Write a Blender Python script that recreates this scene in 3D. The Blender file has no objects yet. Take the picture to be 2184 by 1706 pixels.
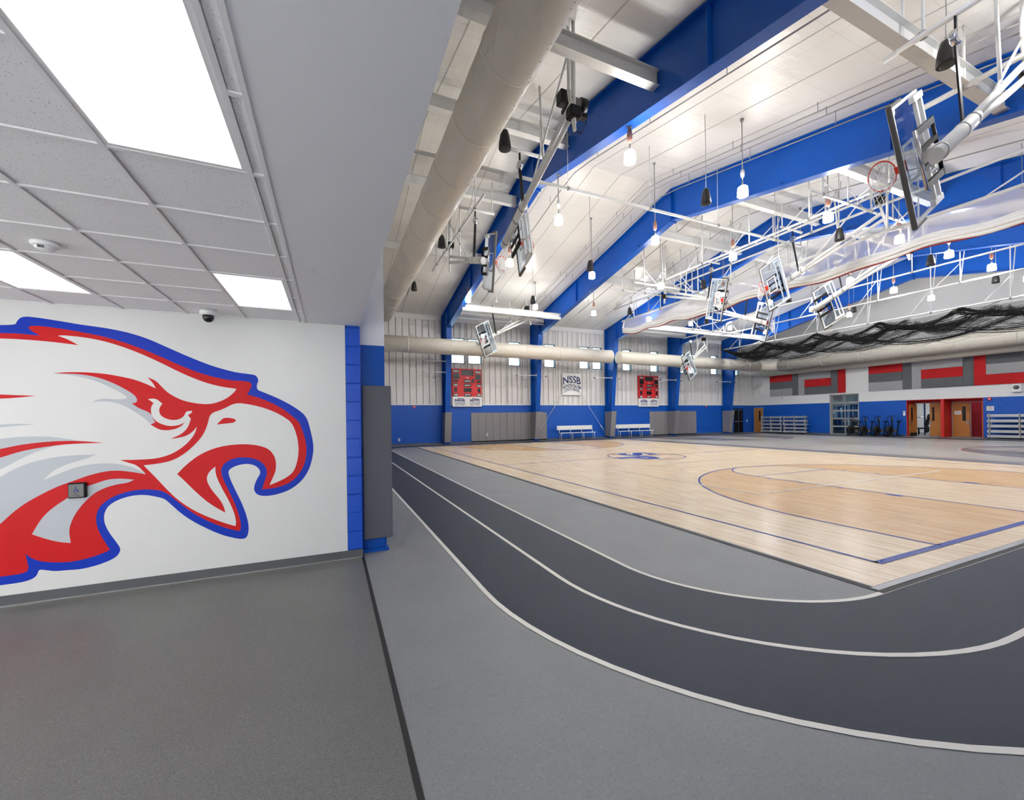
import bpy, bmesh, math, random
from mathutils import Vector, Matrix
from mathutils.geometry import tessellate_polygon
random.seed(7)
PI = math.pi
scene = bpy.context.scene
COL = scene.collection

# ------------------------------------------------------------------ camera
EYE = 1.95
YAW = math.atan2(385.0, 877.0)
ROLL = 0.0131
cam_data = bpy.data.cameras.new('camera')
cam_data.sensor_fit = 'HORIZONTAL'
cam_data.sensor_width = 36.0
cam_data.lens = 877.0 / 2184.0 * 36.0
cam_data.shift_x = 2.0 / 2184.0
cam_data.shift_y = 38.8 / 2184.0
cam_data.clip_start = 0.05
cam_data.clip_end = 300
cam = bpy.data.objects.new('camera', cam_data)
COL.objects.link(cam)
_f = Vector((math.sin(YAW), math.cos(YAW), 0)); _r = Vector((math.cos(YAW), -math.sin(YAW), 0)); _u = Vector((0, 0, 1))
_R = _r * math.cos(ROLL) - _u * math.sin(ROLL)
_U = _r * math.sin(ROLL) + _u * math.cos(ROLL)
m = Matrix((_R, _U, -_f)).transposed().to_4x4()
m.translation = Vector((0, 0, EYE))
cam.matrix_world = m
scene.camera = cam

# ------------------------------------------------------------------ world / exposure
w = bpy.data.worlds.new('daylight'); scene.world = w; w.use_nodes = True
w.node_tree.nodes['Background'].inputs[0].default_value = (0.97, 0.985, 1.0, 1)
w.node_tree.nodes['Background'].inputs[1].default_value = 3.5
scene.view_settings.view_transform = 'Standard'
scene.view_settings.look = 'None'
scene.view_settings.gamma = 1.0
scene.view_settings.use_curve_mapping = False
scene.view_settings.exposure = 0.46
scene.cycles.use_denoising = True
scene.cycles.max_bounces = 6
scene.cycles.use_adaptive_sampling = True
scene.cycles.adaptive_threshold = 0.12
scene.cycles.adaptive_min_samples = 12
scene.cycles.diffuse_bounces = 3
scene.cycles.glossy_bounces = 3
scene.cycles.transparent_max_bounces = 12
scene.cycles.sample_clamp_indirect = 6.0
LAMP = 215.0      # radiance of the gym pendant shades
PANEL = 2.2       # radiance of the corridor LED panels

# ------------------------------------------------------------------ materials
def lin(c):
    return tuple(((x / 255.0) / 12.92 if x <= 10 else (((x / 255.0) + 0.055) / 1.055) ** 2.4) for x in c) + (1,)
MATS = {}
def nodes_of(name):
    mt = bpy.data.materials.new(name); mt.use_nodes = True
    nt = mt.node_tree; b = nt.nodes['Principled BSDF']
    MATS[name] = mt
    return mt, nt, b
def N(nt, typ, **kw):
    n = nt.nodes.new(typ)
    for k, v in kw.items(): setattr(n, k, v)
    return n
def paint(name, rgb, rough=0.5, metal=0.0, var=0.05, scale=3.0, bump=0.0, bscale=60.0, coat=0.0, spec=0.5):
    """plain painted surface: a colour with faint procedural mottling"""
    mt, nt, b = nodes_of(name)
    b.inputs['Roughness'].default_value = rough
    b.inputs['Metallic'].default_value = metal
    b.inputs['Specular IOR Level'].default_value = spec
    b.inputs['Coat Weight'].default_value = coat
    tc = N(nt, 'ShaderNodeTexCoord'); no = N(nt, 'ShaderNodeTexNoise')
    no.inputs['Scale'].default_value = scale; no.inputs['Detail'].default_value = 5
    nt.links.new(tc.outputs['Object'], no.inputs['Vector'])
    mx = N(nt, 'ShaderNodeMix', data_type='RGBA')
    c = lin(rgb)
    mx.inputs[6].default_value = tuple(min(1, x * (1 - var)) for x in c[:3]) + (1,)
    mx.inputs[7].default_value = tuple(min(1, x * (1 + var)) for x in c[:3]) + (1,)
    nt.links.new(no.outputs['Fac'], mx.inputs[0]); nt.links.new(mx.outputs[2], b.inputs['Base Color'])
    if bump:
        n2 = N(nt, 'ShaderNodeTexNoise'); n2.inputs['Scale'].default_value = bscale; n2.inputs['Detail'].default_value = 3
        nt.links.new(tc.outputs['Object'], n2.inputs['Vector'])
        bp = N(nt, 'ShaderNodeBump'); bp.inputs['Strength'].default_value = bump; bp.inputs['Distance'].default_value = 0.02
        nt.links.new(n2.outputs['Fac'], bp.inputs['Height']); nt.links.new(bp.outputs['Normal'], b.inputs['Normal'])
    return mt
def speckle(name, rgb, dark, light, rough, scale, coat=0.0):
    """rubber flooring with fine chips"""
    mt, nt, b = nodes_of(name)
    b.inputs['Roughness'].default_value = rough; b.inputs['Specular IOR Level'].default_value = 0.28
    tc = N(nt, 'ShaderNodeTexCoord')
    v = N(nt, 'ShaderNodeTexVoronoi'); v.inputs['Scale'].default_value = scale
    no = N(nt, 'ShaderNodeTexNoise'); no.inputs['Scale'].default_value = 1.3; no.inputs['Detail'].default_value = 6
    nt.links.new(tc.outputs['Object'], v.inputs['Vector']); nt.links.new(tc.outputs['Object'], no.inputs['Vector'])
    sep = N(nt, 'ShaderNodeSeparateColor'); nt.links.new(v.outputs['Color'], sep.inputs[0])
    r = N(nt, 'ShaderNodeValToRGB'); nt.links.new(sep.outputs[0], r.inputs[0])
    e = r.color_ramp.elements
    e[0].position = 0.0; e[0].color = lin(dark); e[1].position = 1.0; e[1].color = lin(light)
    a = e.new(0.22); a.color = lin(rgb); a = e.new(0.86); a.color = lin(rgb)
    mx = N(nt, 'ShaderNodeMix', data_type='RGBA', blend_type='MULTIPLY'); mx.inputs[0].default_value = 1
    r2 = N(nt, 'ShaderNodeValToRGB'); r2.color_ramp.elements[0].color = (0.86, 0.86, 0.86, 1); r2.color_ramp.elements[1].color = (1.1, 1.1, 1.1, 1)
    nt.links.new(no.outputs['Fac'], r2.inputs[0])
    nt.links.new(r.outputs[0], mx.inputs[6]); nt.links.new(r2.outputs[0], mx.inputs[7])
    nt.links.new(mx.outputs[2], b.inputs['Base Color'])
    return mt
def wood_floor(name, c1, c2, c3):
    """maple strip floor: narrow strips along Y"""
    mt, nt, b = nodes_of(name)
    tc = N(nt, 'ShaderNodeTexCoord'); mp = N(nt, 'ShaderNodeMapping')
    mp.inputs['Rotation'].default_value = (0, 0, PI / 2)
    nt.links.new(tc.outputs['Object'], mp.inputs['Vector'])
    br = N(nt, 'ShaderNodeTexBrick'); br.offset = 0.37; br.offset_frequency = 2
    br.inputs['Scale'].default_value = 1.0; br.inputs['Brick Width'].default_value = 0.95; br.inputs['Row Height'].default_value = 0.058
    br.inputs['Mortar Size'].default_value = 0.0012; br.inputs['Bias'].default_value = -0.25
    br.inputs['Color1'].default_value = lin(c1); br.inputs['Color2'].default_value = lin(c2); br.inputs['Mortar'].default_value = lin(c3)
    nt.links.new(mp.outputs[0], br.inputs['Vector'])
    no = N(nt, 'ShaderNodeTexNoise'); no.inputs['Scale'].default_value = 1.0; no.inputs['Detail'].default_value = 4
    m2 = N(nt, 'ShaderNodeMapping'); m2.inputs['Scale'].default_value = (26, 1.1, 1)
    nt.links.new(tc.outputs['Object'], m2.inputs['Vector']); nt.links.new(m2.outputs[0], no.inputs['Vector'])
    r = N(nt, 'ShaderNodeValToRGB'); r.color_ramp.elements[0].position = 0.3; r.color_ramp.elements[0].color = (0.72, 0.66, 0.6, 1)
    r.color_ramp.elements[1].position = 0.55; r.color_ramp.elements[1].color = (1.05, 1.05, 1.05, 1)
    nt.links.new(no.outputs['Fac'], r.inputs[0])
    mx = N(nt, 'ShaderNodeMix', data_type='RGBA', blend_type='MULTIPLY'); mx.inputs[0].default_value = 0.75
    nt.links.new(br.outputs['Color'], mx.inputs[6]); nt.links.new(r.outputs[0], mx.inputs[7])
    nt.links.new(mx.outputs[2], b.inputs['Base Color'])
    b.inputs['Roughness'].default_value = 0.27; b.inputs['Specular IOR Level'].default_value = 0.3
    return mt
def block_paint(name, rgb, bw, bh, rough=0.4):
    """painted masonry, only the joints' fine relief (too far away to tell blocks apart)"""
    mt, nt, b = nodes_of(name)
    b.inputs['Roughness'].default_value = rough; b.inputs['Base Color'].default_value = lin(rgb)
    tc = N(nt, 'ShaderNodeTexCoord'); sx = N(nt, 'ShaderNodeSeparateXYZ'); cx = N(nt, 'ShaderNodeCombineXYZ'); ad = N(nt, 'ShaderNodeMath', operation='ADD')
    nt.links.new(tc.outputs['Object'], sx.inputs[0]); nt.links.new(sx.outputs[0], ad.inputs[0]); nt.links.new(sx.outputs[1], ad.inputs[1])
    nt.links.new(ad.outputs[0], cx.inputs[0]); nt.links.new(sx.outputs[2], cx.inputs[1])
    br = N(nt, 'ShaderNodeTexBrick'); br.inputs['Scale'].default_value = 1; br.inputs['Brick Width'].default_value = bw; br.inputs['Row Height'].default_value = bh
    br.inputs['Mortar Size'].default_value = 0.008; nt.links.new(cx.outputs[0], br.inputs['Vector'])
    bp = N(nt, 'ShaderNodeBump'); bp.invert = True; bp.inputs['Strength'].default_value = 0.5; bp.inputs['Distance'].default_value = 0.006
    nt.links.new(br.outputs['Fac'], bp.inputs['Height']); nt.links.new(bp.outputs['Normal'], b.inputs['Normal'])
    return mt
def liner(name, rgb):
    """white roof liner: seams every 1.5 m, soft wrinkles, slight sheen"""
    mt, nt, b = nodes_of(name)
    b.inputs['Roughness'].default_value = 0.33
    tc = N(nt, 'ShaderNodeTexCoord')
    br = N(nt, 'ShaderNodeTexBrick'); br.offset = 0; br.inputs['Scale'].default_value = 1
    br.inputs['Brick Width'].default_value = 1.95; br.inputs['Row Height'].default_value = 1.52; br.inputs['Mortar Size'].default_value = 0.006; br.inputs['Mortar Smooth'].default_value = 0.6
    c = lin(rgb); br.inputs['Color1'].default_value = c; br.inputs['Color2'].default_value = tuple(x * 0.97 for x in c[:3]) + (1,)
    br.inputs['Mortar'].default_value = tuple(x * 0.72 for x in c[:3]) + (1,)
    nt.links.new(tc.outputs['Object'], br.inputs['Vector'])
    nt.links.new(br.outputs['Color'], b.inputs['Base Color'])
    mp = N(nt, 'ShaderNodeMapping'); mp.inputs['Scale'].default_value = (0.45, 1.6, 1); nt.links.new(tc.outputs['Object'], mp.inputs['Vector'])
    no = N(nt, 'ShaderNodeTexNoise'); no.inputs['Scale'].default_value = 1.2; no.inputs['Detail'].default_value = 4; nt.links.new(mp.outputs[0], no.inputs['Vector'])
    bp = N(nt, 'ShaderNodeBump'); bp.inputs['Strength'].default_value = 0.35; bp.inputs['Distance'].default_value = 0.12
    nt.links.new(no.outputs['Fac'], bp.inputs['Height']); nt.links.new(bp.outputs['Normal'], b.inputs['Normal'])
    return mt
def glow(name, rgb, strength):
    mt = bpy.data.materials.new(name); mt.use_nodes = True; MATS[name] = mt
    nt = mt.node_tree; nt.nodes.remove(nt.nodes['Principled BSDF'])
    e = N(nt, 'ShaderNodeEmission'); e.inputs[0].default_value = lin(rgb); e.inputs[1].default_value = strength
    nt.links.new(e.outputs[0], nt.nodes['Material Output'].inputs[0]); return mt
def glass(name, tint, alpha, rough=0.02):
    """thin clear sheet: mostly transparent with a mirror-like skin"""
    mt = bpy.data.materials.new(name); mt.use_nodes = True; MATS[name] = mt
    nt = mt.node_tree; nt.nodes.remove(nt.nodes['Principled BSDF'])
    t = N(nt, 'ShaderNodeBsdfTransparent'); t.inputs[0].default_value = lin(tint)
    g = N(nt, 'ShaderNodeBsdfGlossy'); g.inputs['Roughness'].default_value = rough
    lw = N(nt, 'ShaderNodeLayerWeight'); lw.inputs[0].default_value = 0.5
    pw = N(nt, 'ShaderNodeMath', operation='POWER'); pw.inputs[1].default_value = 5.0; nt.links.new(lw.outputs['Facing'], pw.inputs[0])
    ad = N(nt, 'ShaderNodeMath', operation='MULTIPLY_ADD'); ad.inputs[1].default_value = 0.4; ad.inputs[2].default_value = alpha; nt.links.new(pw.outputs[0], ad.inputs[0])
    mx = N(nt, 'ShaderNodeMixShader'); nt.links.new(ad.outputs[0], mx.inputs[0]); nt.links.new(t.outputs[0], mx.inputs[1]); nt.links.new(g.outputs[0], mx.inputs[2])
    nt.links.new(mx.outputs[0], nt.nodes['Material Output'].inputs[0]); return mt
def tile_mat(name):
    """mineral-fibre ceiling tile with small dark fissures"""
    mt, nt, b = nodes_of(name)
    b.inputs['Roughness'].default_value = 0.9
    tc = N(nt, 'ShaderNodeTexCoord'); v = N(nt, 'ShaderNodeTexNoise'); v.inputs['Scale'].default_value = 130; v.inputs['Detail'].default_value = 2
    nt.links.new(tc.outputs['Object'], v.inputs['Vector'])
    r = N(nt, 'ShaderNodeValToRGB'); e = r.color_ramp.elements
    e[0].position = 0.27; e[0].color = lin((128, 128, 130)); e[1].position = 0.36; e[1].color = lin((236, 235, 235))
    nt.links.new(v.outputs['Fac'], r.inputs[0]); nt.links.new(r.outputs[0], b.inputs['Base Color'])
    return mt

paint('white_wall', (230, 230, 228), 0.55, var=0.02)
paint('mural_white', (221, 221, 217), 0.42, var=0.02, bump=0.06, bscale=25)
paint('liner_panel', (228, 225, 222), 0.38, var=0.02)
paint('white_steel', (224, 224, 221), 0.35, var=0.03)
paint('bright_white', (236, 236, 234), 0.4, var=0.02)
paint('duct_paint', (216, 210, 197), 0.42, var=0.02)
paint('gypsum', (232, 232, 234), 0.75, var=0.015)
paint('blue_steel', (4, 82, 178), 0.36, var=0.06, spec=0.35)
block_paint('blue_block', (5, 86, 186), 0.405, 0.26)
block_paint('white_block', (232, 232, 231), 0.405, 0.26, 0.5)
paint('pier_blue', (12, 80, 200), 0.3, var=0.05, bump=0.12, bscale=40)
paint('mural_blue', (14, 54, 182), 0.42, spec=0.22, var=0.06, bump=0.06, bscale=25)
paint('mural_red', (206, 22, 27), 0.45, spec=0.22, var=0.06, bump=0.06, bscale=25)
paint('mural_grey', (186, 190, 195), 0.42, var=0.04, bump=0.06, bscale=25)
paint('base_grey', (88, 90, 92), 0.5, var=0.06)
paint('metal_strip', (176, 177, 176), 0.3, metal=0.7)
paint('joint_black', (22, 22, 23), 0.6)
speckle('corridor_rubber', (112, 112, 110), (84, 84, 83), (138, 138, 136), 0.38, 260)
speckle('gym_grey', (134, 136, 138), (126, 128, 130), (142, 144, 146), 0.45, 90)
speckle('track_navy', (34, 43, 62), (31, 40, 58), (37, 47, 67), 0.55, 60)
speckle('court_grey', (172, 170, 164), (158, 156, 152), (184, 182, 176), 0.3, 60)
speckle('dark_band', (112, 115, 120), (100, 103, 108), (124, 127, 131), 0.32, 60)
paint('line_white', (226, 223, 214), 0.4, var=0.03)
paint('line_blue', (18, 56, 150), 0.4, spec=0.2)
paint('line_red', (190, 30, 36), 0.35)
wood_floor('maple', (239, 219, 188), (226, 199, 162), (166, 134, 98))
wood_floor('maple_stained', (228, 193, 143), (210, 168, 116), (148, 108, 72))
paint('pad_grey', (140, 136, 138), 0.45, var=0.03)
paint('pad_dark', (98, 98, 104), 0.42, var=0.04)
paint('goal_pad', (92, 90, 88), 0.6)
paint('black', (15, 15, 16), 0.5, spec=0.3)
paint('speaker_black', (30, 29, 28), 0.45)
paint('speaker_grille', (58, 55, 52), 0.6, bump=0.4, bscale=160)
paint('chrome', (200, 200, 202), 0.2, metal=0.9)
paint('aluminium', (206, 208, 210), 0.33, metal=0.55, var=0.04)
paint('plate_steel', (112, 112, 110), 0.45, metal=0.5)
paint('edge_metal', (150, 150, 154), 0.4, metal=0.4)
paint('grey_frame', (160, 160, 158), 0.4, var=0.03)
paint('rim_orange', (226, 62, 30), 0.4)
paint('net_white', (238, 238, 236), 0.7)
paint('curtain_white', (232, 231, 228), 0.6, var=0.02)
paint('curtain_shade', (214, 213, 222), 0.6, var=0.02)
paint('hem_red', (140, 26, 30), 0.6)
paint('net_black', (16, 16, 17), 0.8)
paint('score_red', (214, 34, 38), 0.4)
paint('digit_black', (26, 29, 33), 0.25)
paint('navy_ink', (22, 38, 104), 0.5)
paint('felt_red', (192, 24, 28), 0.85, var=0.08, scale=9, bump=0.2, bscale=80)
paint('felt_dark', (100, 102, 106), 0.9, var=0.12, scale=9, bump=0.2, bscale=80)
paint('felt_light', (164, 164, 166), 0.9, var=0.12, scale=9, bump=0.2, bscale=80)
paint('oak', (188, 122, 54), 0.4, var=0.12, scale=5)
paint('recess_red', (214, 34, 34), 0.45, var=0.05)
paint('maroon', (150, 22, 44), 0.6)
paint('machine_blue', (30, 60, 110), 0.4)
paint('driver_brown', (170, 120, 104), 0.5)
paint('window_dark', (44, 70, 82), 0.35)
paint('conduit_grey', (150, 150, 148), 0.4, metal=0.3)
paint('band_grey', (192, 191, 187), 0.45)
liner('roof_liner', (228, 226, 221))
tile_mat('ceiling_tile')
paint('grid_white', (230, 228, 228), 0.5)
glow('lamp_glow', (255, 254, 251), LAMP)
glow('lamp_side', (255, 254, 251), LAMP * 0.52)
glow('lamp_top', (255, 252, 246), LAMP * 0.05)
glow('panel_glow', (253, 253, 255), PANEL)
glow('fitness_glow', (245, 252, 255), 24.0)
glass('board_glass', (238, 243, 248), 0.02)
glass('window_glass', (232, 246, 248), 0.04)
glass('added_glazing_glass', (250, 250, 250), 0.04)  # panes of the added corridor glazing
def veil(name, rgb, cover):
    mt, nt, b = nodes_of(name); b.inputs['Base Color'].default_value = lin(rgb); b.inputs['Roughness'].default_value = 0.8; b.inputs['Alpha'].default_value = cover
    return mt
veil('mesh_curtain', (226, 224, 230), 0.55)
veil('net_veil', (20, 20, 22), 0.45)
glass('door_glass', (206, 228, 236), 0.08)

# ------------------------------------------------------------------ mesh helpers
class MB:
    def __init__(self, xf=None):
        self.v = []; self.f = []; self.s = []; self.xf = xf
    def add(self, vs, fs, smooth=False):
        o = len(self.v); self.v += [tuple(p) for p in vs]
        for f in fs: self.f.append(tuple(i + o for i in f)); self.s.append(smooth)
        return self
    def box(self, a, b):
        x0, x1 = sorted((a[0], b[0])); y0, y1 = sorted((a[1], b[1])); z0, z1 = sorted((a[2], b[2]))
        return self.add([(x0, y0, z0), (x1, y0, z0), (x1, y1, z0), (x0, y1, z0), (x0, y0, z1), (x1, y0, z1), (x1, y1, z1), (x0, y1, z1)],
                        [(0, 3, 2, 1), (4, 5, 6, 7), (0, 1, 5, 4), (1, 2, 6, 5), (2, 3, 7, 6), (3, 0, 4, 7)])
    def bev(self, a, b, r=0.01):
        """box with chamfered edges"""
        bm = bmesh.new(); bmesh.ops.create_cube(bm, size=1.0)
        c = [(p + q) / 2 for p, q in zip(a, b)]; d = [abs(q - p) for p, q in zip(a, b)]
        for v in bm.verts: v.co = Vector((c[0] + v.co.x * d[0], c[1] + v.co.y * d[1], c[2] + v.co.z * d[2]))
        bmesh.ops.bevel(bm, geom=list(bm.edges), offset=min(r, min(d) * 0.45), segments=1, affect='EDGES')
        bm.verts.index_update()
        self.add([v.co[:] for v in bm.verts], [tuple(v.index for v in f.verts) for f in bm.faces]); bm.free(); return self
    def bar(self, p, q, wd, ht, up=(0, 0, 1)):
        p = Vector(p); q = Vector(q); d = (q - p).normalized(); up = Vector(up)
        if abs(d.dot(up)) > 0.98: up = Vector((1, 0, 0))
        s = d.cross(up).normalized() * (wd / 2); t = s.cross(d).normalized() * (ht / 2)
        vs = [p - s - t, p + s - t, p + s + t, p - s + t, q - s - t, q + s - t, q + s + t, q - s + t]
        return self.add(vs, [(0, 3, 2, 1), (4, 5, 6, 7), (0, 1, 5, 4), (1, 2, 6, 5), (2, 3, 7, 6), (3, 0, 4, 7)])
    def tube(self, pts, r, seg=8, cap=True, r1=None):
        pts = [Vector(p) for p in pts]; n = len(pts); rings = []
        for i, p in enumerate(pts):
            d = (pts[min(i + 1, n - 1)] - pts[max(i - 1, 0)]).normalized()
            u = Vector((0, 0, 1)) if abs(d.z) < 0.95 else Vector((1, 0, 0))
            a = d.cross(u).normalized(); b = a.cross(d).normalized()
            rr = r if r1 is None else r + (r1 - r) * i / (n - 1)
            rings.append([p + a * math.cos(2 * PI * k / seg) * rr + b * math.sin(2 * PI * k / seg) * rr for k in range(seg)])
        o = len(self.v)
        for g in rings: self.v += [tuple(p) for p in g]
        for i in range(n - 1):
            for k in range(seg):
                k2 = (k + 1) % seg
                self.f.append((o + i * seg + k, o + i * seg + k2, o + (i + 1) * seg + k2, o + (i + 1) * seg + k)); self.s.append(True)
        if cap:
            self.f.append(tuple(o + k for k in reversed(range(seg)))); self.s.append(False)
            self.f.append(tuple(o + (n - 1) * seg + k for k in range(seg))); self.s.append(False)
        return self
    def lathe(self, prof, c, seg=20, axis=(0, 0, 1), smooth=True):
        """profile of (radius, height) turned about an axis through c"""
        ax = Vector(axis).normalized(); u = Vector((1, 0, 0)) if abs(ax.x) < 0.9 else Vector((0, 1, 0))
        a = ax.cross(u).normalized(); b = ax.cross(a); c = Vector(c); o = len(self.v)
        for r, h in prof:
            for k in range(seg):
                t = 2 * PI * k / seg; self.v.append(tuple(c + ax * h + a * (r * math.cos(t)) + b * (r * math.sin(t))))
        for i in range(len(prof) - 1):
            for k in range(seg):
                k2 = (k + 1) % seg
                self.f.append((o + i * seg + k, o + i * seg + k2, o + (i + 1) * seg + k2, o + (i + 1) * seg + k)); self.s.append(smooth)
        for i, rev in ((0, True), (len(prof) - 1, False)):
            if prof[i][0] > 1e-4:
                ids = [o + i * seg + k for k in range(seg)]
                self.f.append(tuple(reversed(ids)) if rev else tuple(ids)); self.s.append(False)
        return self
    def torus(self, c, ax, R, r, seg=28, ts=6):
        ax = Vector(ax).normalized(); u = Vector((1, 0, 0)) if abs(ax.x) < 0.9 else Vector((0, 1, 0))
        a = ax.cross(u).normalized(); b = ax.cross(a); c = Vector(c); o = len(self.v)
        for i in range(seg):
            t = 2 * PI * i / seg; d = a * math.cos(t) + b * math.sin(t)
            for k in range(ts):
                q = 2 * PI * k / ts; self.v.append(tuple(c + d * (R + r * math.cos(q)) + ax * (r * math.sin(q))))
        for i in range(seg):
            for k in range(ts):
                i2 = (i + 1) % seg; k2 = (k + 1) % ts
                self.f.append((o + i * ts + k, o + i2 * ts + k, o + i2 * ts + k2, o + i * ts + k2)); self.s.append(True)
        return self
    def poly(self, pts3, th=None):
        """flat (maybe concave) polygon, optionally extruded by the vector th"""
        pts3 = [Vector(p) for p in pts3]; tri = tessellate_polygon([pts3]); n = len(pts3)
        if th is None: return self.add(pts3, [tuple(t) for t in tri])
        th = Vector(th)
        fs = [tuple(t) for t in tri] + [tuple(i + n for i in reversed(t)) for t in tri] + [(i, (i + 1) % n, (i + 1) % n + n, i + n) for i in range(n)]
        return self.add(pts3 + [p + th for p in pts3], fs)
    def build(self, name, mat, parent=None, loc=None, fix=True):
        vs = self.v if self.xf is None else [tuple(self.xf(Vector(p))) for p in self.v]
        if loc is not None: vs = [(p[0] - loc[0], p[1] - loc[1], p[2] - loc[2]) for p in vs]
        me = bpy.data.meshes.new(name); me.from_pydata(vs, [], self.f)
        me.polygons.foreach_set('use_smooth', self.s); me.materials.append(MATS[mat]); me.update()
        if fix:
            bm = bmesh.new(); bm.from_mesh(me); bmesh.ops.recalc_face_normals(bm, faces=bm.faces); bm.to_mesh(me); bm.free()
        o = bpy.data.objects.new(name, me); COL.objects.link(o)
        if loc is not None: o.location = loc
        if parent is not None:
            o.parent = parent
            if loc is None and parent.get('_base'): pass
        return o
def tag(o, label=None, cat=None, group=None, kind=None):
    if label: o['label'] = label
    if cat: o['category'] = cat
    if group: o['group'] = group
    if kind: o['kind'] = kind
    return o
def thing(name, label, cat, loc=(0, 0, 0), group=None):
    o = bpy.data.objects.new(name, None); o.empty_display_size = 0.2; COL.objects.link(o); o.location = loc
    return tag(o, label, cat, group)
def struct(name, label=None):
    o = bpy.data.objects.new(name, None); COL.objects.link(o); o['kind'] = 'structure'
    if label: o['label'] = label
    return o
def piece(src, name, parent, loc, rot=None, sc=None):
    """another object that shares src's mesh"""
    o = bpy.data.objects.new(name, src.data); COL.objects.link(o); o.parent = parent; o.location = loc
    if rot: o.rotation_euler = rot
    if sc: o.scale = sc
    return o
def copy_tree(o, loc=None, rotz=None, parent=None):
    c = o.copy(); COL.objects.link(c); c.parent = parent
    if loc is not None: c.location = loc
    if rotz is not None: c.rotation_euler[2] = rotz
    for ch in o.children: copy_tree(ch, parent=c)
    return c
ORD = ['first', 'second', 'third', 'fourth', 'fifth', 'sixth', 'seventh', 'eighth', 'ninth', 'tenth']
SZ = 1.28      # the place as photographed stands this much taller than plan measures
RIDGE_Y, RIDGE_Z, SLOPE = 15.8, 13.5, 0.21
XL, XR, YF, YN = 0.4, 44.3, 32.0, -0.6
def roofz(y): return RIDGE_Z - SLOPE * abs(y - RIDGE_Y)
FRAMES = [8.3, 16.1, 23.9, 31.7, 39.5]

TXT = {}
def text_mesh(s, height, width=None, arch=0.0, bold=0.0):
    """flat lettering as (verts, faces) in the XZ plane, centred on x, baseline z = 0; arch bends it upwards in the middle"""
    cu = bpy.data.curves.new('t', 'FONT'); cu.body = s; cu.size = 1.0; cu.align_x = 'CENTER'; cu.offset = bold; cu.resolution_u = 3
    o = bpy.data.objects.new('t', cu); COL.objects.link(o)
    dg = bpy.context.evaluated_depsgraph_get(); me = bpy.data.meshes.new_from_object(o.evaluated_get(dg))
    vs = [v.co.copy() for v in me.vertices]; fs = [tuple(p.vertices) for p in me.polygons]
    bpy.data.objects.remove(o); bpy.data.curves.remove(cu); bpy.data.meshes.remove(me)
    x0 = min(v.x for v in vs); x1 = max(v.x for v in vs); y0 = min(v.y for v in vs); y1 = max(v.y for v in vs)
    k = height / (y1 - y0); kx = k if width is None else width / (x1 - x0); cx = (x0 + x1) / 2; hw = kx * (x1 - x0) / 2
    return [((v.x - cx) * kx, (v.y - y0) * k + arch * (1 - ((v.x - cx) * kx / hw) ** 2)) for v in vs], fs

# ================================================================== FLOORS
def quad(mb, x0, x1, y0, y1, z): return mb.add([(x0, y0, z), (x1, y0, z), (x1, y1, z), (x0, y1, z)], [(0, 1, 2, 3)])
floor = MB().box((XL + 0.02, YN - 0.3, -0.25), (XR + 1.3, YF + 0.3, 0)).build('floor', 'gym_grey'); tag(floor, 'grey rubber gym floor with a running track', kind='structure')
floor_corridor = MB().box((-7.3, -5.3, -0.25), (XL - 0.016, 6.6, 0)).build('floor_corridor', 'corridor_rubber'); tag(floor_corridor, 'dark speckled rubber corridor floor', kind='structure')
tag(MB().box((XL - 0.016, -5.3, -0.25), (XL + 0.02, 6.42, 0.004)).build('floor_joint', 'joint_black', floor), 'black expansion joint strip')

def rrect(x0, x1, y0, y1, r, n=20):
    out = []
    for cx, cy, a0 in ((x1 - r, y1 - r, 0), (x0 + r, y1 - r, PI / 2), (x0 + r, y0 + r, PI), (x1 - r, y0 + r, 1.5 * PI)):
        for i in range(n + 1):
            a = a0 + PI / 2 * i / n; out.append((cx + r * math.cos(a), cy + r * math.sin(a)))
    return out
def loop_path(off): return rrect(3.5 - off, 41.2 + off, 2.48 - off, 29.12 + off, 1.88 + off)
def ring(a, b, z):
    mb = MB(); n = len(a)
    mb.add([(x, y, z) for x, y in a] + [(x, y, z) for x, y in b], [(i, (i + 1) % n, (i + 1) % n + n, i + n) for i in range(n)]); return mb
tag(ring(loop_path(0.0), loop_path(1.93), 0.002).build('track_surface', 'track_navy', floor), 'dark navy two-lane running track')
for off in (0.0, 0.965, 1.93):
    ring(loop_path(off - 0.028), loop_path(off + 0.028), 0.004).build('lane_line', 'line_white', floor)
mb = MB(); quad(mb, 22.78, 24.15, 2.52, 29.08, 0.003); tag(mb.build('boundary_band', 'dark_band', floor), 'dark grey band beside the wood court')
mb = MB(); quad(mb, 24.15, 41.1, 2.52, 29.08, 0.003); tag(mb.build('court_surface', 'court_grey', floor), 'pale grey synthetic court surface')

WZ = 0.012
court = MB().box((5.56, 2.6, 0), (22.72, 29.0, WZ)).build('floor_court', 'maple'); tag(court, 'pale maple strip basketball court', kind='structure')
for a, b, m_ in (((5.49, 2.52, 0), (22.78, 2.6, 0.010), 'edge_metal'), ((5.53, 2.6, 0), (5.56, 29.08, 0.010), 'edge_metal'), ((5.45, 2.46, 0), (22.8, 2.52, 0.006), 'joint_black'),
                 ((5.45, 2.52, 0), (5.53, 29.1, 0.006), 'joint_black'), ((5.56, 29.0, 0), (22.78, 29.08, 0.01), 'edge_metal')):
    MB().box(a, b).build('edge_strip', m_, court)

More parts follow.
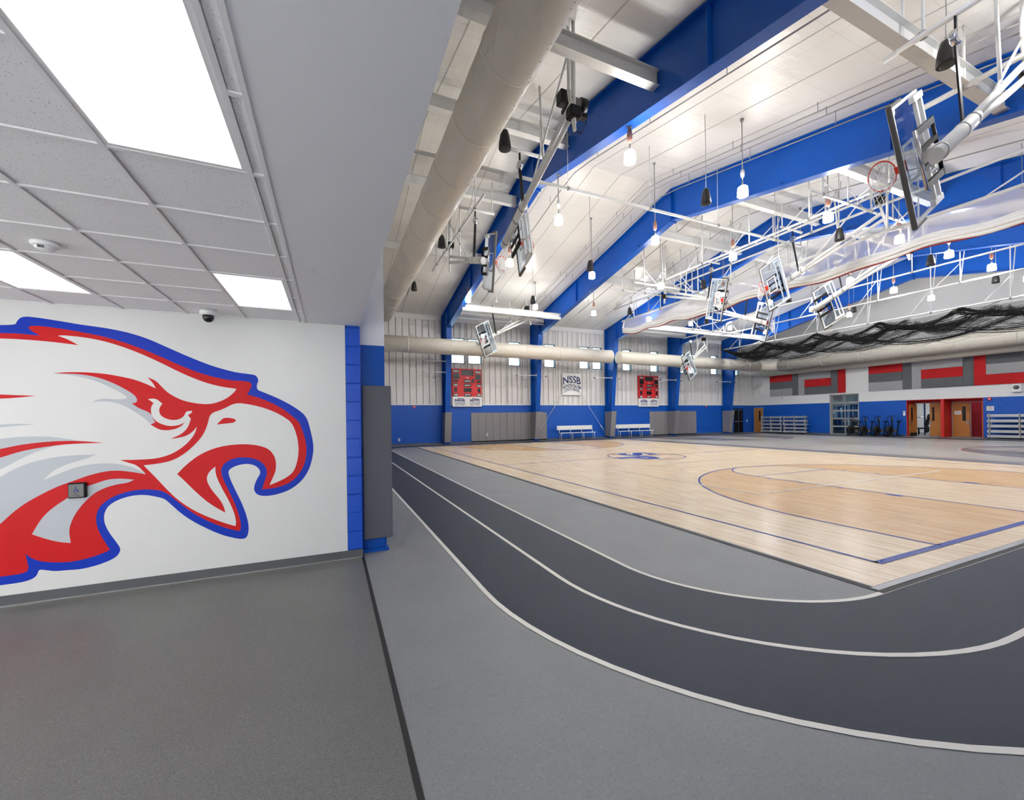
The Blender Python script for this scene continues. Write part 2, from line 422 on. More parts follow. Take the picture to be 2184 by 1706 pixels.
def marks(cx, lm, stain, key, par, z):
    """lines of one basketball court, long axis along Y"""
    Y0, Y1, HW = 2.98, 28.62, 7.62
    def rect(name, x0, x1, y0, y1, zz=z + 0.004, mt=lm):
        mb = MB(); quad(mb, x0, x1, y0, y1, zz); return mb.build(name, mt, par)
    lw = 0.055
    for s in (-1, 1): rect('sideline', cx + s * HW - lw / 2, cx + s * HW + lw / 2, Y0, Y1)
    rect('centre_line', cx - HW, cx + HW, 15.8 - lw / 2, 15.8 + lw / 2)
    circ = [(cx + 1.83 * math.cos(2 * PI * i / 48), 15.8 + 1.83 * math.sin(2 * PI * i / 48)) for i in range(48)]
    cin = [(cx + 1.775 * math.cos(2 * PI * i / 48), 15.8 + 1.775 * math.sin(2 * PI * i / 48)) for i in range(48)]
    ring(circ, cin, z + 0.004).build('centre_circle', lm, par)
    for yb, s in ((Y0, 1), (Y1, -1)):
        rect('baseline', cx - HW - lw / 2, cx + HW + lw / 2, yb - 0.05, yb + 0.05)
        def arc(r, n=40): return [(cx + r * math.cos(PI * i / n), yb + s * (1.6 + r * math.sin(PI * i / n))) for i in range(n + 1)]
        def three(r): return [(cx + r, yb)] + arc(r) + [(cx - r, yb)]
        mb = MB().poly([(x, y, z + 0.001) for x, y in three(6.02)]); tag(mb.build('three_point_area', stain, par), 'darker stained three-point area')
        a = three(6.02); b = three(5.965); n = len(a); mb = MB()
        mb.add([(x, y, z + 0.004) for x, y in a + b], [(i, i + 1, i + 1 + n, i + n) for i in range(n - 1)]); mb.build('three_point_line', lm, par)
        def ftc(r, n=24): return [(cx + r * math.cos(PI * i / n), yb + s * (5.79 + r * math.sin(PI * i / n))) for i in range(n + 1)]
        mb = MB().poly([(x, y, z + 0.002) for x, y in [(cx + 1.83, yb)] + ftc(1.83) + [(cx - 1.83, yb)]]); mb.build('key_area', key, par)
        a = ftc(1.83); b = ftc(1.775); n = len(a); mb = MB()
        mb.add([(x, y, z + 0.004) for x, y in a + b], [(i, i + 1, i + 1 + n, i + n) for i in range(n - 1)]); mb.build('free_throw_arc', lm, par)
        rect('free_throw_line', cx - 1.83, cx + 1.83, yb + s * 5.79 - lw / 2, yb + s * 5.79 + lw / 2)
        for t in (-1, 1):
            rect('lane_edge', cx + t * 1.83 - lw / 2, cx + t * 1.83 + lw / 2, min(yb, yb + s * 5.79), max(yb, yb + s * 5.79))
            xo = cx + t * 1.83
            yy = yb + s * 2.13; rect('lane_block', min(xo, xo + t * 0.2), max(xo, xo + t * 0.2), min(yy, yy + s * 0.3), max(yy, yy + s * 0.3))
            for q in (3.4, 4.4, 5.3):
                yy = yb + s * q; rect('lane_hash', min(xo, xo + t * 0.2), max(xo, xo + t * 0.2), yy - 0.03, yy + 0.03)
marks(14.1, 'line_blue', 'maple_stained', 'maple', court, WZ)
marks(32.2, 'line_red', 'dark_band', 'court_grey', floor, 0.003)
for cx, par, zz in ((14.0, court, WZ + 0.006), (32.2, floor, 0.009)):
    for x in (cx - 4.5, cx + 4.5):
        mb = MB(); quad(mb, x - 0.025, x + 0.025, 6.78, 24.82, zz); mb.build('volleyball_line', 'line_white', par)
    for y in (6.78, 12.8, 18.8, 24.82):
        mb = MB(); quad(mb, cx - 4.5, cx + 4.5, y - 0.025, y + 0.025, zz); mb.build('volleyball_line', 'line_white', par)
# interlocked S and P at mid-court: up is +X, right is -Y
def floor_letter(ch, cx, cy, h, wd, z, col, name, bold=0.045):
    vs, fs = text_mesh(ch, h, wd, bold=bold); mb = MB()
    mb.add([(cx - h / 2 + q, cy - p, z) for p, q in vs], fs); return mb.build(name, col, court, fix=False)
floor_letter('P', 13.15, 15.15, 2.1, 1.5, WZ + 0.007, 'line_white', 'letter_border', 0.07)
floor_letter('P', 13.15, 15.15, 1.95, 1.38, WZ + 0.008, 'line_blue', 'letter')
floor_letter('S', 14.4, 16.75, 2.1, 1.5, WZ + 0.009, 'line_white', 'letter_border', 0.07)
floor_letter('S', 14.4, 16.75, 1.95, 1.38, WZ + 0.010, 'line_blue', 'letter')
for (x, y) in ((13.39, 17.4), (15.42, 16.15), (14.35, 17.45), (14.5, 16.1), (12.15, 15.6), (14.1, 14.35)):
    mb = MB(); quad(mb, x - 0.1, x + 0.1, y - 0.09, y + 0.09, WZ + 0.012); mb.build('letter_tip', 'line_red', court)

# ================================================================== CORRIDOR SIDE
CZ = 3.29; YM = 6.25
wall_mural = MB().box((-7.3, YM, 0), (0.2, YM + 0.3, 4.2)).build('wall_mural', 'mural_white'); tag(wall_mural, 'white corridor wall carrying the painted eagle head', kind='structure')
MB().box((0.21, YM + 0.012, 0), (0.395, YM + 0.3, 4.2)).build('pier_core', 'pier_blue', wall_mural)
blk = None
for i in range(13):
    z0 = 0.115 + i * 0.2625; z1 = min(z0 + 0.2545, CZ + 0.02)
    if blk is None:
        blk = MB().bev((0.202, YM - 0.004, z0), (0.4, YM + 0.05, z1), 0.006).build('block', 'pier_blue', wall_mural, loc=(0.3, YM, z0))
    elif z1 > z0 + 0.05: piece(blk, 'block', wall_mural, (0.3, YM, z0))
baseboard = MB().box((-7.3, YM - 0.012, 0), (0.402, YM, 0.112)).build('baseboard_mural', 'base_grey'); tag(baseboard, 'dark grey rubber cove base under the mural', kind='structure')
MB().box((-7.3, YM - 0.03, 0.0), (0.40, YM - 0.012, 0.012)).build('cove_edge', 'metal_strip', baseboard)
MB().box((0.10, YM - 0.0135, 0.012), (0.103, YM - 0.012, 0.112)).build('base_joint', 'joint_black', baseboard)
wall_corr = MB().box((-7.3, -5.3, 3.15), (-7.0, YM, 4.2)).box((-7.3, -5.3, 0), (-7.0, -4.6, 3.15)).box((-7.3, 5.4, 0), (-7.0, YM, 3.15)).build('wall_corridor_end', 'white_wall'); tag(wall_corr, 'end wall of the corridor with added daylight glazing', kind='structure')
gz = struct('window_21', 'unseen glazed front added for daylight at the left end of the corridor')  # out-of-view glazing added so daylight brightens the corridor ceiling
for i in range(11): MB().box((-7.2, -4.6 + i - 0.03, 0), (-7.08, -4.6 + i + 0.03, 3.15)).build('mullion', 'grey_frame', gz)
for i in range(10): MB().box((-7.145, -4.57 + i, 0.06), (-7.135, -3.63 + i, 3.1)).build('pane', 'added_glazing_glass', gz)
MB().box((-7.2, -4.6, 0), (-7.08, 5.4, 0.06)).box((-7.2, -4.6, 3.1), (-7.08, 5.4, 3.15)).box((-7.2, -4.6, 2.3), (-7.08, 5.4, 2.36)).build('transom', 'grey_frame', gz)
wb = MB().box((-7.3, -5.6, 3.15), (XL, -5.3, 4.2)).box((-7.3, -5.6, 0), (-6.8, -5.3, 3.15)).box((0.2, -5.6, 0), (XL, -5.3, 3.15)).build('wall_corridor_back', 'white_wall'); tag(wb, 'back wall of the corridor with added daylight glazing', kind='structure')
gz = struct('window_20', 'unseen glazed front added for daylight at the back of the corridor')  # second added glazing, behind the camera, to let in more daylight
for i in range(8): MB().box((-6.8 + i - 0.03, -5.5, 0), (-6.8 + i + 0.03, -5.38, 3.15)).build('mullion', 'grey_frame', gz)
for i in range(7): MB().box((-6.77 + i, -5.445, 0.06), (-5.83 + i, -5.435, 3.1)).build('pane', 'added_glazing_glass', gz)
MB().box((-6.8, -5.5, 0), (0.2, -5.38, 0.06)).box((-6.8, -5.5, 3.1), (0.2, -5.38, 3.15)).box((-6.8, -5.5, 2.3), (0.2, -5.38, 2.36)).build('transom', 'grey_frame', gz)
soffit = MB().box((-0.295, -5.3, CZ), (XL, YM, CZ + 0.5)).build('ceiling_soffit', 'gypsum'); tag(soffit, 'smooth white gypsum soffit over the opening', kind='structure')
ceil_c = MB().box((-7.3, -5.3, CZ + 0.06), (-0.295, YM, CZ + 0.3)).build('ceiling_corridor', 'ceiling_tile'); tag(ceil_c, 'suspended ceiling of the corridor', kind='structure')
# grid bars and tiles
gx = [-0.38 - 0.61 * i for i in range(12)]; gy = [2.6 + 0.61 * i for i in range(-12, 6)]
for x in gx: MB().box((x - 0.012, -5.3, CZ - 0.004), (x + 0.012, YM, CZ + 0.02)).build('grid_bar', 'grid_white', ceil_c)
MB().box((-0.315, -5.3, CZ - 0.006), (-0.293, YM, CZ + 0.02)).build('wall_angle', 'grid_white', ceil_c)
MB().box((-7.2, YM - 0.02, CZ - 0.006), (-0.3, YM, CZ + 0.02)).build('wall_angle', 'grid_white', ceil_c)
PANELS = [(0, 1.38), (0, 4.43), (3, 4.43), (3, 1.38), (6, 4.43), (6, 1.38), (0, -2.28), (3, -2.28), (6, -2.28), (9, 1.38), (9, 4.43)]  # panels past the frame edge are added to brighten the corridor
lit = set()
for ci, y0 in PANELS:
    for k in (0, 1): lit.add((ci, round(y0 + 0.61 * k, 2)))
tl = ts = cb = None
mids = {(ci, round(y0 + 0.61, 2)) for ci, y0 in PANELS}
for y in gy:
    MB().box((-0.368, y - 0.012, CZ - 0.003), (-0.315, y + 0.012, CZ + 0.019)).build('grid_bar', 'grid_white', ceil_c)
    for ci in range(11):
        if (ci, round(y, 2)) in mids: continue
        if cb is None: cb = MB().box((gx[ci] - 0.598, y - 0.012, CZ - 0.003), (gx[ci] - 0.012, y + 0.012, CZ + 0.019)).build('grid_bar', 'grid_white', ceil_c, loc=(gx[ci], y, CZ))
        else: piece(cb, 'grid_bar', ceil_c, (gx[ci], y, CZ))
for ci, x1 in enumerate(gx):
    for yy in gy:
        if (ci, round(yy, 2)) in lit: continue
        y1 = min(yy + 0.61, YM)
        if y1 - yy < 0.2: continue
        if y1 - yy > 0.59 and ci < 11:
            if tl is None: tl = MB().bev((x1 - 0.597, yy + 0.013, CZ + 0.006), (x1 - 0.013, yy + 0.597, CZ + 0.03), 0.006).build('ceiling_tile', 'ceiling_tile', ceil_c, loc=(x1, yy, CZ))
            else: piece(tl, 'ceiling_tile', ceil_c, (x1, yy, CZ))
for yy in gy:
    if ts is None: ts = MB().bev((-0.367, yy + 0.013, CZ + 0.006), (-0.316, yy + 0.597, CZ + 0.03), 0.004).build('border_tile', 'ceiling_tile', ceil_c, loc=(-0.38, yy, CZ))
    elif yy + 0.6 < YM + 0.05: piece(ts, 'border_tile', ceil_c, (-0.38, yy, CZ))
LEDN = {(0, 1.38): 'large glaring LED panel overhead, nearest the soffit and the camera', (0, 4.43): 'bright LED ceiling panel above the eagle beak, beside the soffit', (3, 4.43): 'bright LED ceiling panel by the left frame edge, next to the smoke detector'}
for n, (ci, y0) in enumerate(PANELS):
    x1 = gx[ci]
    t = thing('led_panel', LEDN.get((ci, y0), 'added corridor LED fill panel outside the picture, %s from soffit, %s from mural' % (ORD[ci // 3], ORD[round((4.43 - y0) / 3.05)])), 'ceiling light', (x1 - 0.305, y0 + 0.61, CZ), 'corridor LED panels')
    fr = MB()
    for a, b in (((-0.293, -0.597, 0), (-0.27, 0.597, 0.03)), ((0.27, -0.597, 0), (0.293, 0.597, 0.03)), ((-0.27, -0.597, 0), (0.27, -0.574, 0.03)), ((-0.27, 0.574, 0), (0.27, 0.597, 0.03))): fr.box(a, b)
    fr.build('panel_frame', 'grid_white', t)
    MB().box((-0.27, -0.574, 0.008), (0.27, 0.574, 0.02)).build('diffuser', 'panel_glow', t)
# smoke detector, dome camera, push plate
t = thing('smoke_detector', 'round white smoke detector on a ceiling tile', 'smoke detector', (-1.92, 4.17, CZ))
MB().lathe([(0.078, 0.004), (0.08, -0.012), (0.066, -0.03)], (0, 0, 0), 24).build('base', 'bright_white', t)
MB().lathe([(0.062, -0.028), (0.05, -0.045), (0.02, -0.05), (0.0, -0.05)], (0, 0, 0), 24).build('cover', 'bright_white', t)
for k in (-1, 0, 1): MB().box((0.012 * k - 0.004, -0.062, -0.046), (0.012 * k + 0.003, -0.04, -0.03)).build('vent', 'goal_pad', t)
t = thing('dome_camera', 'white dome security camera on the ceiling above the mural', 'camera', (-1.33, 5.98, CZ))
MB().lathe([(0.085, 0.0), (0.088, -0.03), (0.083, -0.055), (0.06, -0.06)], (0, 0, 0), 28).build('housing', 'bright_white', t)
MB().lathe([(0.058, -0.055), (0.058, -0.09), (0.048, -0.118), (0.028, -0.135), (0.0, -0.14)], (0, 0, 0), 24).build('dome', 'digit_black', t)
t = thing('push_plate', 'square steel wheelchair push-to-open button on the mural', 'door button', (-2.625, YM, 1.2))
MB().bev((-0.075, -0.05, -0.085), (0.075, -0.001, 0.085), 0.008).build('back_box', 'black', t)
MB().bev((-0.066, -0.058, -0.074), (0.066, -0.048, 0.074), 0.008).build('plate', 'plate_steel', t)
ic = MB(); ic.torus((-0.002, -0.0585, -0.002), (0, 1, 0), 0.017, 0.0025, 20, 5); ic.bar((-0.004, -0.059, 0.03), (-0.004, -0.059, 0.002), 0.005, 0.003); ic.bar((-0.004, -0.059, 0.004), (0.014, -0.059, 0.004), 0.003, 0.005); ic.bar((0.014, -0.059, 0.004), (0.022, -0.059, -0.018), 0.003, 0.005)
ic.lathe([(0.006, 0), (0.006, 0.002)], (-0.004, -0.058, 0.038), 10, (0, -1, 0)); ic.build('wheelchair_symbol', 'line_blue', t)
for s, z in (('PUSH', -0.043), ('TO OPEN', -0.06)):
    vs, fs = text_mesh(s, 0.011); MB().add([(x, -0.0585, z + y) for x, y in vs], fs).build('lettering', 'joint_black', t, fix=False)

# ------------------------------------------------------------------ the mural (paint on the wall)
def mpt(x, y):
    """point of the mural drawing (traced units) on the wall plane"""
    u = x / 2.369; v = 620 + y / 2.369
    a = (u - 1090.0) / 877.0; b = -(v + 0.0213 * (u - 1090.0) - 891.8) / 877.0
    d = _r * a + Vector((0, 0, 1)) * b + _f
    k = YM / d.y
    return (d.x * k, EYE + d.z * k)
mural = thing('mural', 'large red, white and blue eagle head painted on the corridor wall', 'mural', (0, YM, 0))
def smooth_closed(pts, sharp, it=2):
    """corner-cutting that leaves the listed sharp points alone"""
    P = [(p, i in sharp) for i, p in enumerate(pts)]
    for _ in range(it):
        Q = []; n = len(P)
        for i in range(n):
            (p, s) = P[i]
            if s: Q.append((p, True)); continue
            a = P[i - 1][0]; b = P[(i + 1) % n][0]
            Q.append(((p[0] * .75 + a[0] * .25, p[1] * .75 + a[1] * .25), False)); Q.append(((p[0] * .75 + b[0] * .25, p[1] * .75 + b[1] * .25), False))
        P = Q
    return [p for p, s in P]
def auto_sharp(pts):
    out = set(); n = len(pts)
    for i in range(n):
        a = Vector(pts[i - 1]) - Vector(pts[i]); b = Vector(pts[(i + 1) % n]) - Vector(pts[i])
        if a.length < 1e-6 or b.length < 1e-6: out.add(i); continue
        if a.angle(b) < 1.75: out.add(i)
    return out
def patch(name, mat, pts, layer, label=None):
    pts = smooth_closed(pts, auto_sharp(pts), 2)
    off = -0.0010 - 0.0006 * layer
    o = MB().poly([(x, off, z) for x, z in (mpt(*p) for p in pts)]).build(name, mat, mural, fix=False)
    if label: o['label'] = label
    return o
L = -150
patch('outline', 'mural_blue', [(L, 195), (83, 195), (90, 178), (103, 162), (120, 152), (160, 150), (300, 170), (420, 190), (545, 205), (660, 228), (755, 258), (850, 300), (960, 348), (1060, 387), (1130, 408), (1200, 425), (1285, 434), (1300, 442), (1310, 465), (1300, 482), (1300, 510), (1330, 522), (1400, 550), (1470, 585), (1530, 625), (1552, 655), (1565, 700), (1578, 760), (1583, 805), (1575, 860), (1555, 920), (1520, 970), (1470, 1010), (1410, 1035), (1350, 1047), (1310, 1046), (1288, 1035), (1278, 1015), (1282, 990), (1295, 960), (1312, 935), (1310, 915), (1290, 895), (1255, 885), (1215, 888), (1180, 900), (1155, 915), (1150, 932), (1158, 960), (1180, 1010), (1205, 1060), (1225, 1105), (1240, 1150), (1250, 1195), (1248, 1235), (1238, 1258), (1218, 1266), (1180, 1262), (1110, 1245), (1040, 1215), (970, 1180), (910, 1140), (860, 1095), (830, 1068), (800, 1058), (740, 1047), (690, 1047), (640, 1056), (590, 1073), (545, 1100), (525, 1130), (518, 1160), (522, 1195), (545, 1240), (575, 1280), (600, 1315), (598, 1335), (580, 1360), (545, 1380), (480, 1405), (400, 1425), (330, 1430), (270, 1436), (230, 1432), (187, 1427), (180, 1450), (165, 1470), (130, 1485), (90, 1495), (0, 1508), (L, 1530)], 0, 'broad blue outline of the eagle')
patch('red_body', 'mural_red', [(L, 234), (0, 235), (90, 236), (150, 241), (207, 247), (180, 232), (155, 215), (150, 203), (165, 196), (220, 198), (330, 212), (450, 232), (560, 255), (680, 292), (800, 340), (900, 385), (1000, 425), (1090, 450), (1170, 465), (1255, 468), (1275, 480), (1272, 500), (1250, 535), (1300, 548), (1360, 570), (1430, 605), (1480, 645), (1510, 670), (1530, 720), (1548, 790), (1545, 850), (1530, 900), (1500, 945), (1460, 980), (1410, 1000), (1360, 1010), (1320, 1014), (1330, 980), (1345, 940), (1345, 910), (1325, 880), (1290, 860), (1240, 852), (1190, 855), (1150, 870), (1122, 893), (1113, 920), (1118, 950), (1140, 1000), (1165, 1050), (1185, 1095), (1203, 1150), (1211, 1190), (1208, 1220), (1200, 1226), (1150, 1215), (1090, 1195), (1030, 1170), (960, 1130), (900, 1085), (850, 1045), (815, 1025), (760, 1018), (700, 1020), (640, 1030), (575, 1052), (520, 1085), (490, 1120), (478, 1160), (482, 1205), (500, 1250), (525, 1290), (548, 1325), (520, 1340), (450, 1365), (370, 1385), (300, 1392), (220, 1390), (170, 1380), (140, 1365), (123, 1348), (125, 1375), (133, 1405), (135, 1425), (125, 1440), (90, 1452), (0, 1465), (L, 1480)], 1, 'red inner border and neck of the eagle')
patch('head_white', 'mural_white', [(L, 262), (0, 262), (100, 265), (250, 275), (402, 293), (345, 262), (298, 246), (330, 243), (450, 255), (560, 278), (680, 318), (800, 370), (900, 420), (980, 455), (1050, 480), (1120, 497), (1197, 507), (1185, 525), (1150, 555), (1105, 575), (1062, 600), (1010, 690), (985, 740), (950, 780), (900, 820), (850, 845), (790, 862), (720, 868), (605, 872), (660, 885), (700, 905), (733, 942), (690, 935), (620, 925), (560, 925), (500, 935), (430, 955), (350, 985), (280, 1010), (200, 1050), (120, 1095), (60, 1140), (0, 1195), (L, 1330)], 2)
patch('beak_white', 'mural_white', [(723, 897), (800, 888), (870, 872), (930, 838), (990, 785), (1030, 735), (1050, 685), (1062, 632), (1125, 612), (1190, 577), (1250, 583), (1320, 597), (1390, 622), (1440, 650), (1470, 672), (1490, 710), (1505, 770), (1507, 830), (1495, 890), (1475, 930), (1440, 955), (1400, 975), (1357, 992), (1375, 955), (1390, 920), (1393, 880), (1385, 845), (1360, 812), (1320, 795), (1260, 786), (1200, 787), (1130, 795), (1060, 815), (1000, 845), (960, 875), (925, 905), (892, 940), (930, 975), (980, 1025), (1040, 1078), (1090, 1110), (1133, 1133), (1125, 1100), (1105, 1065), (1070, 1025), (1045, 985), (1040, 955), (1055, 925), (1085, 900), (1085, 930), (1095, 965), (1120, 1015), (1150, 1070), (1175, 1125), (1188, 1180), (1183, 1200), (1150, 1192), (1090, 1172), (1020, 1145), (960, 1115), (900, 1075), (850, 1030), (790, 965)], 2)
patch('neck_feather', 'mural_grey', [(L, 1050), (0, 960), (80, 915), (180, 878), (300, 855), (400, 847), (487, 845), (420, 870), (350, 890), (290, 915), (245, 945), (218, 975), (290, 945), (350, 920), (420, 900), (490, 890), (560, 888), (630, 896), (690, 915), (733, 942), (690, 935), (620, 925), (560, 925), (500, 935), (430, 955), (350, 985), (280, 1010), (200, 1050), (120, 1095), (60, 1140), (0, 1195), (L, 1330)], 3)
patch('neck_feather', 'mural_grey', [(L, 790), (0, 770), (100, 757), (240, 755), (330, 765), (400, 775), (250, 780), (120, 795), (0, 820), (L, 850)], 3)
patch('neck_feather', 'mural_grey', [(L, 900), (0, 865), (100, 832), (200, 812), (300, 797), (200, 825), (110, 865), (0, 925), (L, 990)], 3)
patch('neck_feather', 'mural_grey', [(L, 700), (0, 697), (80, 692), (182, 694), (90, 703), (0, 712), (L, 722)], 3)
patch('neck_feather', 'mural_grey', [(675, 970), (610, 964), (542, 969), (480, 991), (433, 1005), (339, 1063), (253, 1121), (209, 1164), (177, 1211), (155, 1250), (206, 1267), (253, 1280), (307, 1290), (350, 1292), (348, 1276), (343, 1244), (345, 1215), (356, 1182), (372, 1150), (397, 1114), (433, 1074), (480, 1034), (534, 1009), (592, 993), (643, 986)], 3)
patch('brow_grey', 'mural_grey', [(270, 436), (340, 437), (420, 440), (500, 455), (570, 480), (630, 510), (680, 540), (697, 565), (690, 582), (668, 584), (700, 608), (764, 632), (775, 665), (785, 680), (760, 690), (735, 662), (680, 625), (620, 592), (560, 577), (500, 575), (468, 582), (490, 568), (530, 560), (590, 566), (635, 562), (645, 553), (620, 535), (590, 520), (530, 490), (470, 468), (400, 450), (330, 440)], 3)  # flat grey mural paint below the red brow
patch('red_feather', 'mural_red', [(L, 855), (0, 820), (120, 795), (250, 780), (380, 775), (530, 785), (430, 788), (320, 795), (200, 812), (100, 832), (0, 865), (L, 905)], 4)
patch('red_feather', 'mural_red', [(L, 538), (0, 545), (80, 548), (187, 550), (100, 560), (0, 567), (L, 572)], 4)
patch('brow_mask', 'mural_red', [(270, 436), (330, 430), (400, 429), (470, 431), (540, 437), (600, 447), (680, 463), (740, 485), (790, 508), (775, 480), (748, 452), (790, 468), (820, 500), (845, 525), (880, 548), (930, 570), (1000, 584), (1060, 586), (1105, 575), (1150, 555), (1190, 520), (1197, 507), (1260, 490), (1250, 535), (1180, 577), (1125, 612), (1062, 632), (1050, 685), (1030, 735), (990, 785), (930, 838), (870, 872), (800, 888), (723, 897), (700, 900), (605, 872), (720, 868), (790, 862), (850, 845), (900, 820), (950, 780), (985, 735), (995, 698), (975, 725), (940, 747), (900, 757), (860, 762), (915, 740), (950, 705), (965, 660), (930, 680), (920, 695), (890, 712), (840, 721), (800, 715), (760, 690), (785, 680), (775, 665), (764, 632), (700, 608), (668, 584), (690, 582), (697, 565), (680, 540), (630, 510), (570, 480), (500, 455), (420, 440), (340, 437)], 4, 'red brow and cheek line around the eye')
patch('eye_white', 'mural_white', [(750, 562), (790, 558), (822, 585), (807, 605), (805, 628), (815, 647), (840, 661), (870, 668), (903, 665), (928, 650), (938, 632), (943, 622), (972, 620), (968, 632), (950, 641), (965, 660), (930, 680), (905, 693), (860, 699), (820, 690), (785, 672), (767, 645), (763, 615), (768, 595), (778, 582)], 5)
patch('nostril', 'mural_red', [(1095, 688), (1115, 668), (1133, 652), (1180, 656), (1193, 665), (1185, 678), (1130, 684)], 5)

# ================================================================== GYM SHELL
# left gable wall above and beyond the opening
wall_left = MB()
wall_left.box((0.1, YN - 0.3, CZ + 0.5), (XL, YM + 0.3, 10.0)); wall_left.box((0.1, YM + 0.3, 3.05), (XL, YF + 0.3, 10.0))
wall_left.poly([(0.1, YN - 0.3, 10.0), (0.1, YF + 0.3, 10.0), (0.1, RIDGE_Y, RIDGE_Z + 0.1)], (0.3, 0, 0))
wall_left = wall_left.build('wall_left', 'white_block'); tag(wall_left, 'white gable wall beside the opening', kind='structure')
MB().box((0.1, YM + 0.3, 0), (XL, YF + 0.3, 3.05)).build('wainscot', 'blue_block', wall_left)
wall_near = MB().box((XL, YN - 0.3, 0), (XR, YN, 3.05)).build('wall_near', 'blue_block'); tag(wall_near, 'blue and white long wall behind the camera', kind='structure')
MB().box((XL, YN - 0.3, 3.05), (XR, YN, 10.3)).build('upper_wall', 'white_wall', wall_near)
# roof liner
ceiling = MB()
for ya, yb in ((YN - 0.3, RIDGE_Y), (RIDGE_Y, YF + 0.3)):
    ceiling.add([(0.1, ya, roofz(ya)), (XR + 0.3, ya, roofz(ya)), (XR + 0.3, yb, roofz(yb)), (0.1, yb, roofz(yb)), (0.1, ya, roofz(ya) + 0.25), (XR + 0.3, ya, roofz(ya) + 0.25), (XR + 0.3, yb, roofz(yb) + 0.25), (0.1, yb, roofz(yb) + 0.25)],
                [(0, 3, 2, 1), (4, 5, 6, 7), (0, 1, 5, 4), (2, 3, 7, 6), (3, 0, 4, 7), (1, 2, 6, 5)])
ceiling = ceiling.build('ceiling', 'roof_liner', fix=False); tag(ceiling, 'white insulated pitched roof liner of the gym', kind='structure')
bsrc = {}
for x in [1.9 + 1.56 * i for i in range(27)]:
    if min(abs(x - fx) for fx in FRAMES) < 0.35: continue
    for si, (ya, yb) in enumerate(((YN, RIDGE_Y), (RIDGE_Y, YF - 0.15))):
        if si not in bsrc: bsrc[si] = MB().bar((0, ya, roofz(ya) - 0.006), (0, yb, roofz(yb) - 0.006), 0.035, 0.008).build('liner_band', 'band_grey', ceiling); bsrc[si].location.x = x
        else: piece(bsrc[si], 'liner_band', ceiling, (x, 0, 0))

# far wall: block base, ribbed liner panels, windows
WINS = [(8.87, 10.04), (10.28, 11.45), (13.85, 15.01), (17.29, 18.43), (20.95, 22.07), (22.37, 23.48), (25.87, 26.94), (29.28, 30.39), (32.86, 34.0), (34.42, 35.55), (37.69, 38.79), (41.01, 42.1)]
WZ0, WZ1 = 6.4, 8.46
wall_far = MB().box((XL, YF, 0), (41.1, YF + 0.3, 3.05)).box((42.75, YF, 0), (XR, YF + 0.3, 3.05)).box((41.1, YF, 2.77), (42.75, YF + 0.3, 3.05)).box((41.1, YF + 0.12, 0), (42.75, YF + 0.3, 2.8)).build('wall_far', 'blue_block'); tag(wall_far, 'far long wall, blue block below ribbed white metal panels', kind='structure')
core = MB().box((XL, YF + 0.06, 3.05), (XR, YF + 0.3, WZ0)).box((XL, YF + 0.06, WZ1), (XR, YF + 0.3, 10.3))
xs = [XL] + [q for wn in WINS for q in wn] + [XR]
for a, b in zip(xs[0::2], xs[1::2]): core.box((a, YF + 0.06, WZ0), (b, YF + 0.3, WZ1))
core.build('wall_core', 'liner_panel', wall_far)
edges = sorted(set([round(XL + 0.002, 3), XR] + [round(0.55 + 0.505 * i, 3) for i in range(87)] + [round(q, 3) for wn in WINS for q in (wn[0] - 0.05, wn[1] + 0.05)]))
edges = [e for i, e in enumerate(edges) if i == 0 or e - edges[i - 1] > 0.07]
psrc = {}
def lpanel(x0, x1, z0, z1):
    wd = round(x1 - x0, 3); k = (wd, round(z1 - z0, 3))
    if k not in psrc:
        mb = MB(); g = 0.012; d = 0.028
        vs = []
        for z in (z0, z1): vs += [(x0, YF + 0.06, z), (x0 + g, YF + 0.06, z), (x0 + g + min(0.03, wd * .2), YF + 0.06 - d, z), (x1 - g - min(0.03, wd * .2), YF + 0.06 - d, z), (x1 - g, YF + 0.06, z), (x1, YF + 0.06, z)]
        mb.add(vs, [(i, i + 1, i + 7, i + 6) for i in range(5)])
        psrc[k] = mb.build('liner_panel', 'liner_panel', wall_far, loc=(x0, YF, z0), fix=False)
    else: piece(psrc[k], 'liner_panel', wall_far, (x0, YF, z0))
for a, b in zip(edges, edges[1:]):
    c = (a + b) / 2
    if any(wn[0] - 0.06 < c < wn[1] + 0.06 for wn in WINS): lpanel(a, b, 3.13, WZ0 - 0.06); lpanel(a, b, WZ1 + 0.06, 9.72)
    else: lpanel(a, b, 3.13, 9.72)
tr = MB().box((XL, YF - 0.03, 9.72), (XR, YF + 0.06, 10.12)).build('trim_1', 'bright_white'); tag(tr, 'white eave trim along the far wall', kind='structure')
tr = MB().box((XL, YF - 0.01, 3.05), (XR, YF + 0.06, 3.13)).build('trim_2', 'bright_white'); tag(tr, 'white trim above the blue block of the far wall', kind='structure')
bb = MB().box((XL, YF - 0.015, 0), (41.1, YF, 0.1)).build('baseboard_far', 'base_grey'); tag(bb, 'dark base along the far wall', kind='structure')
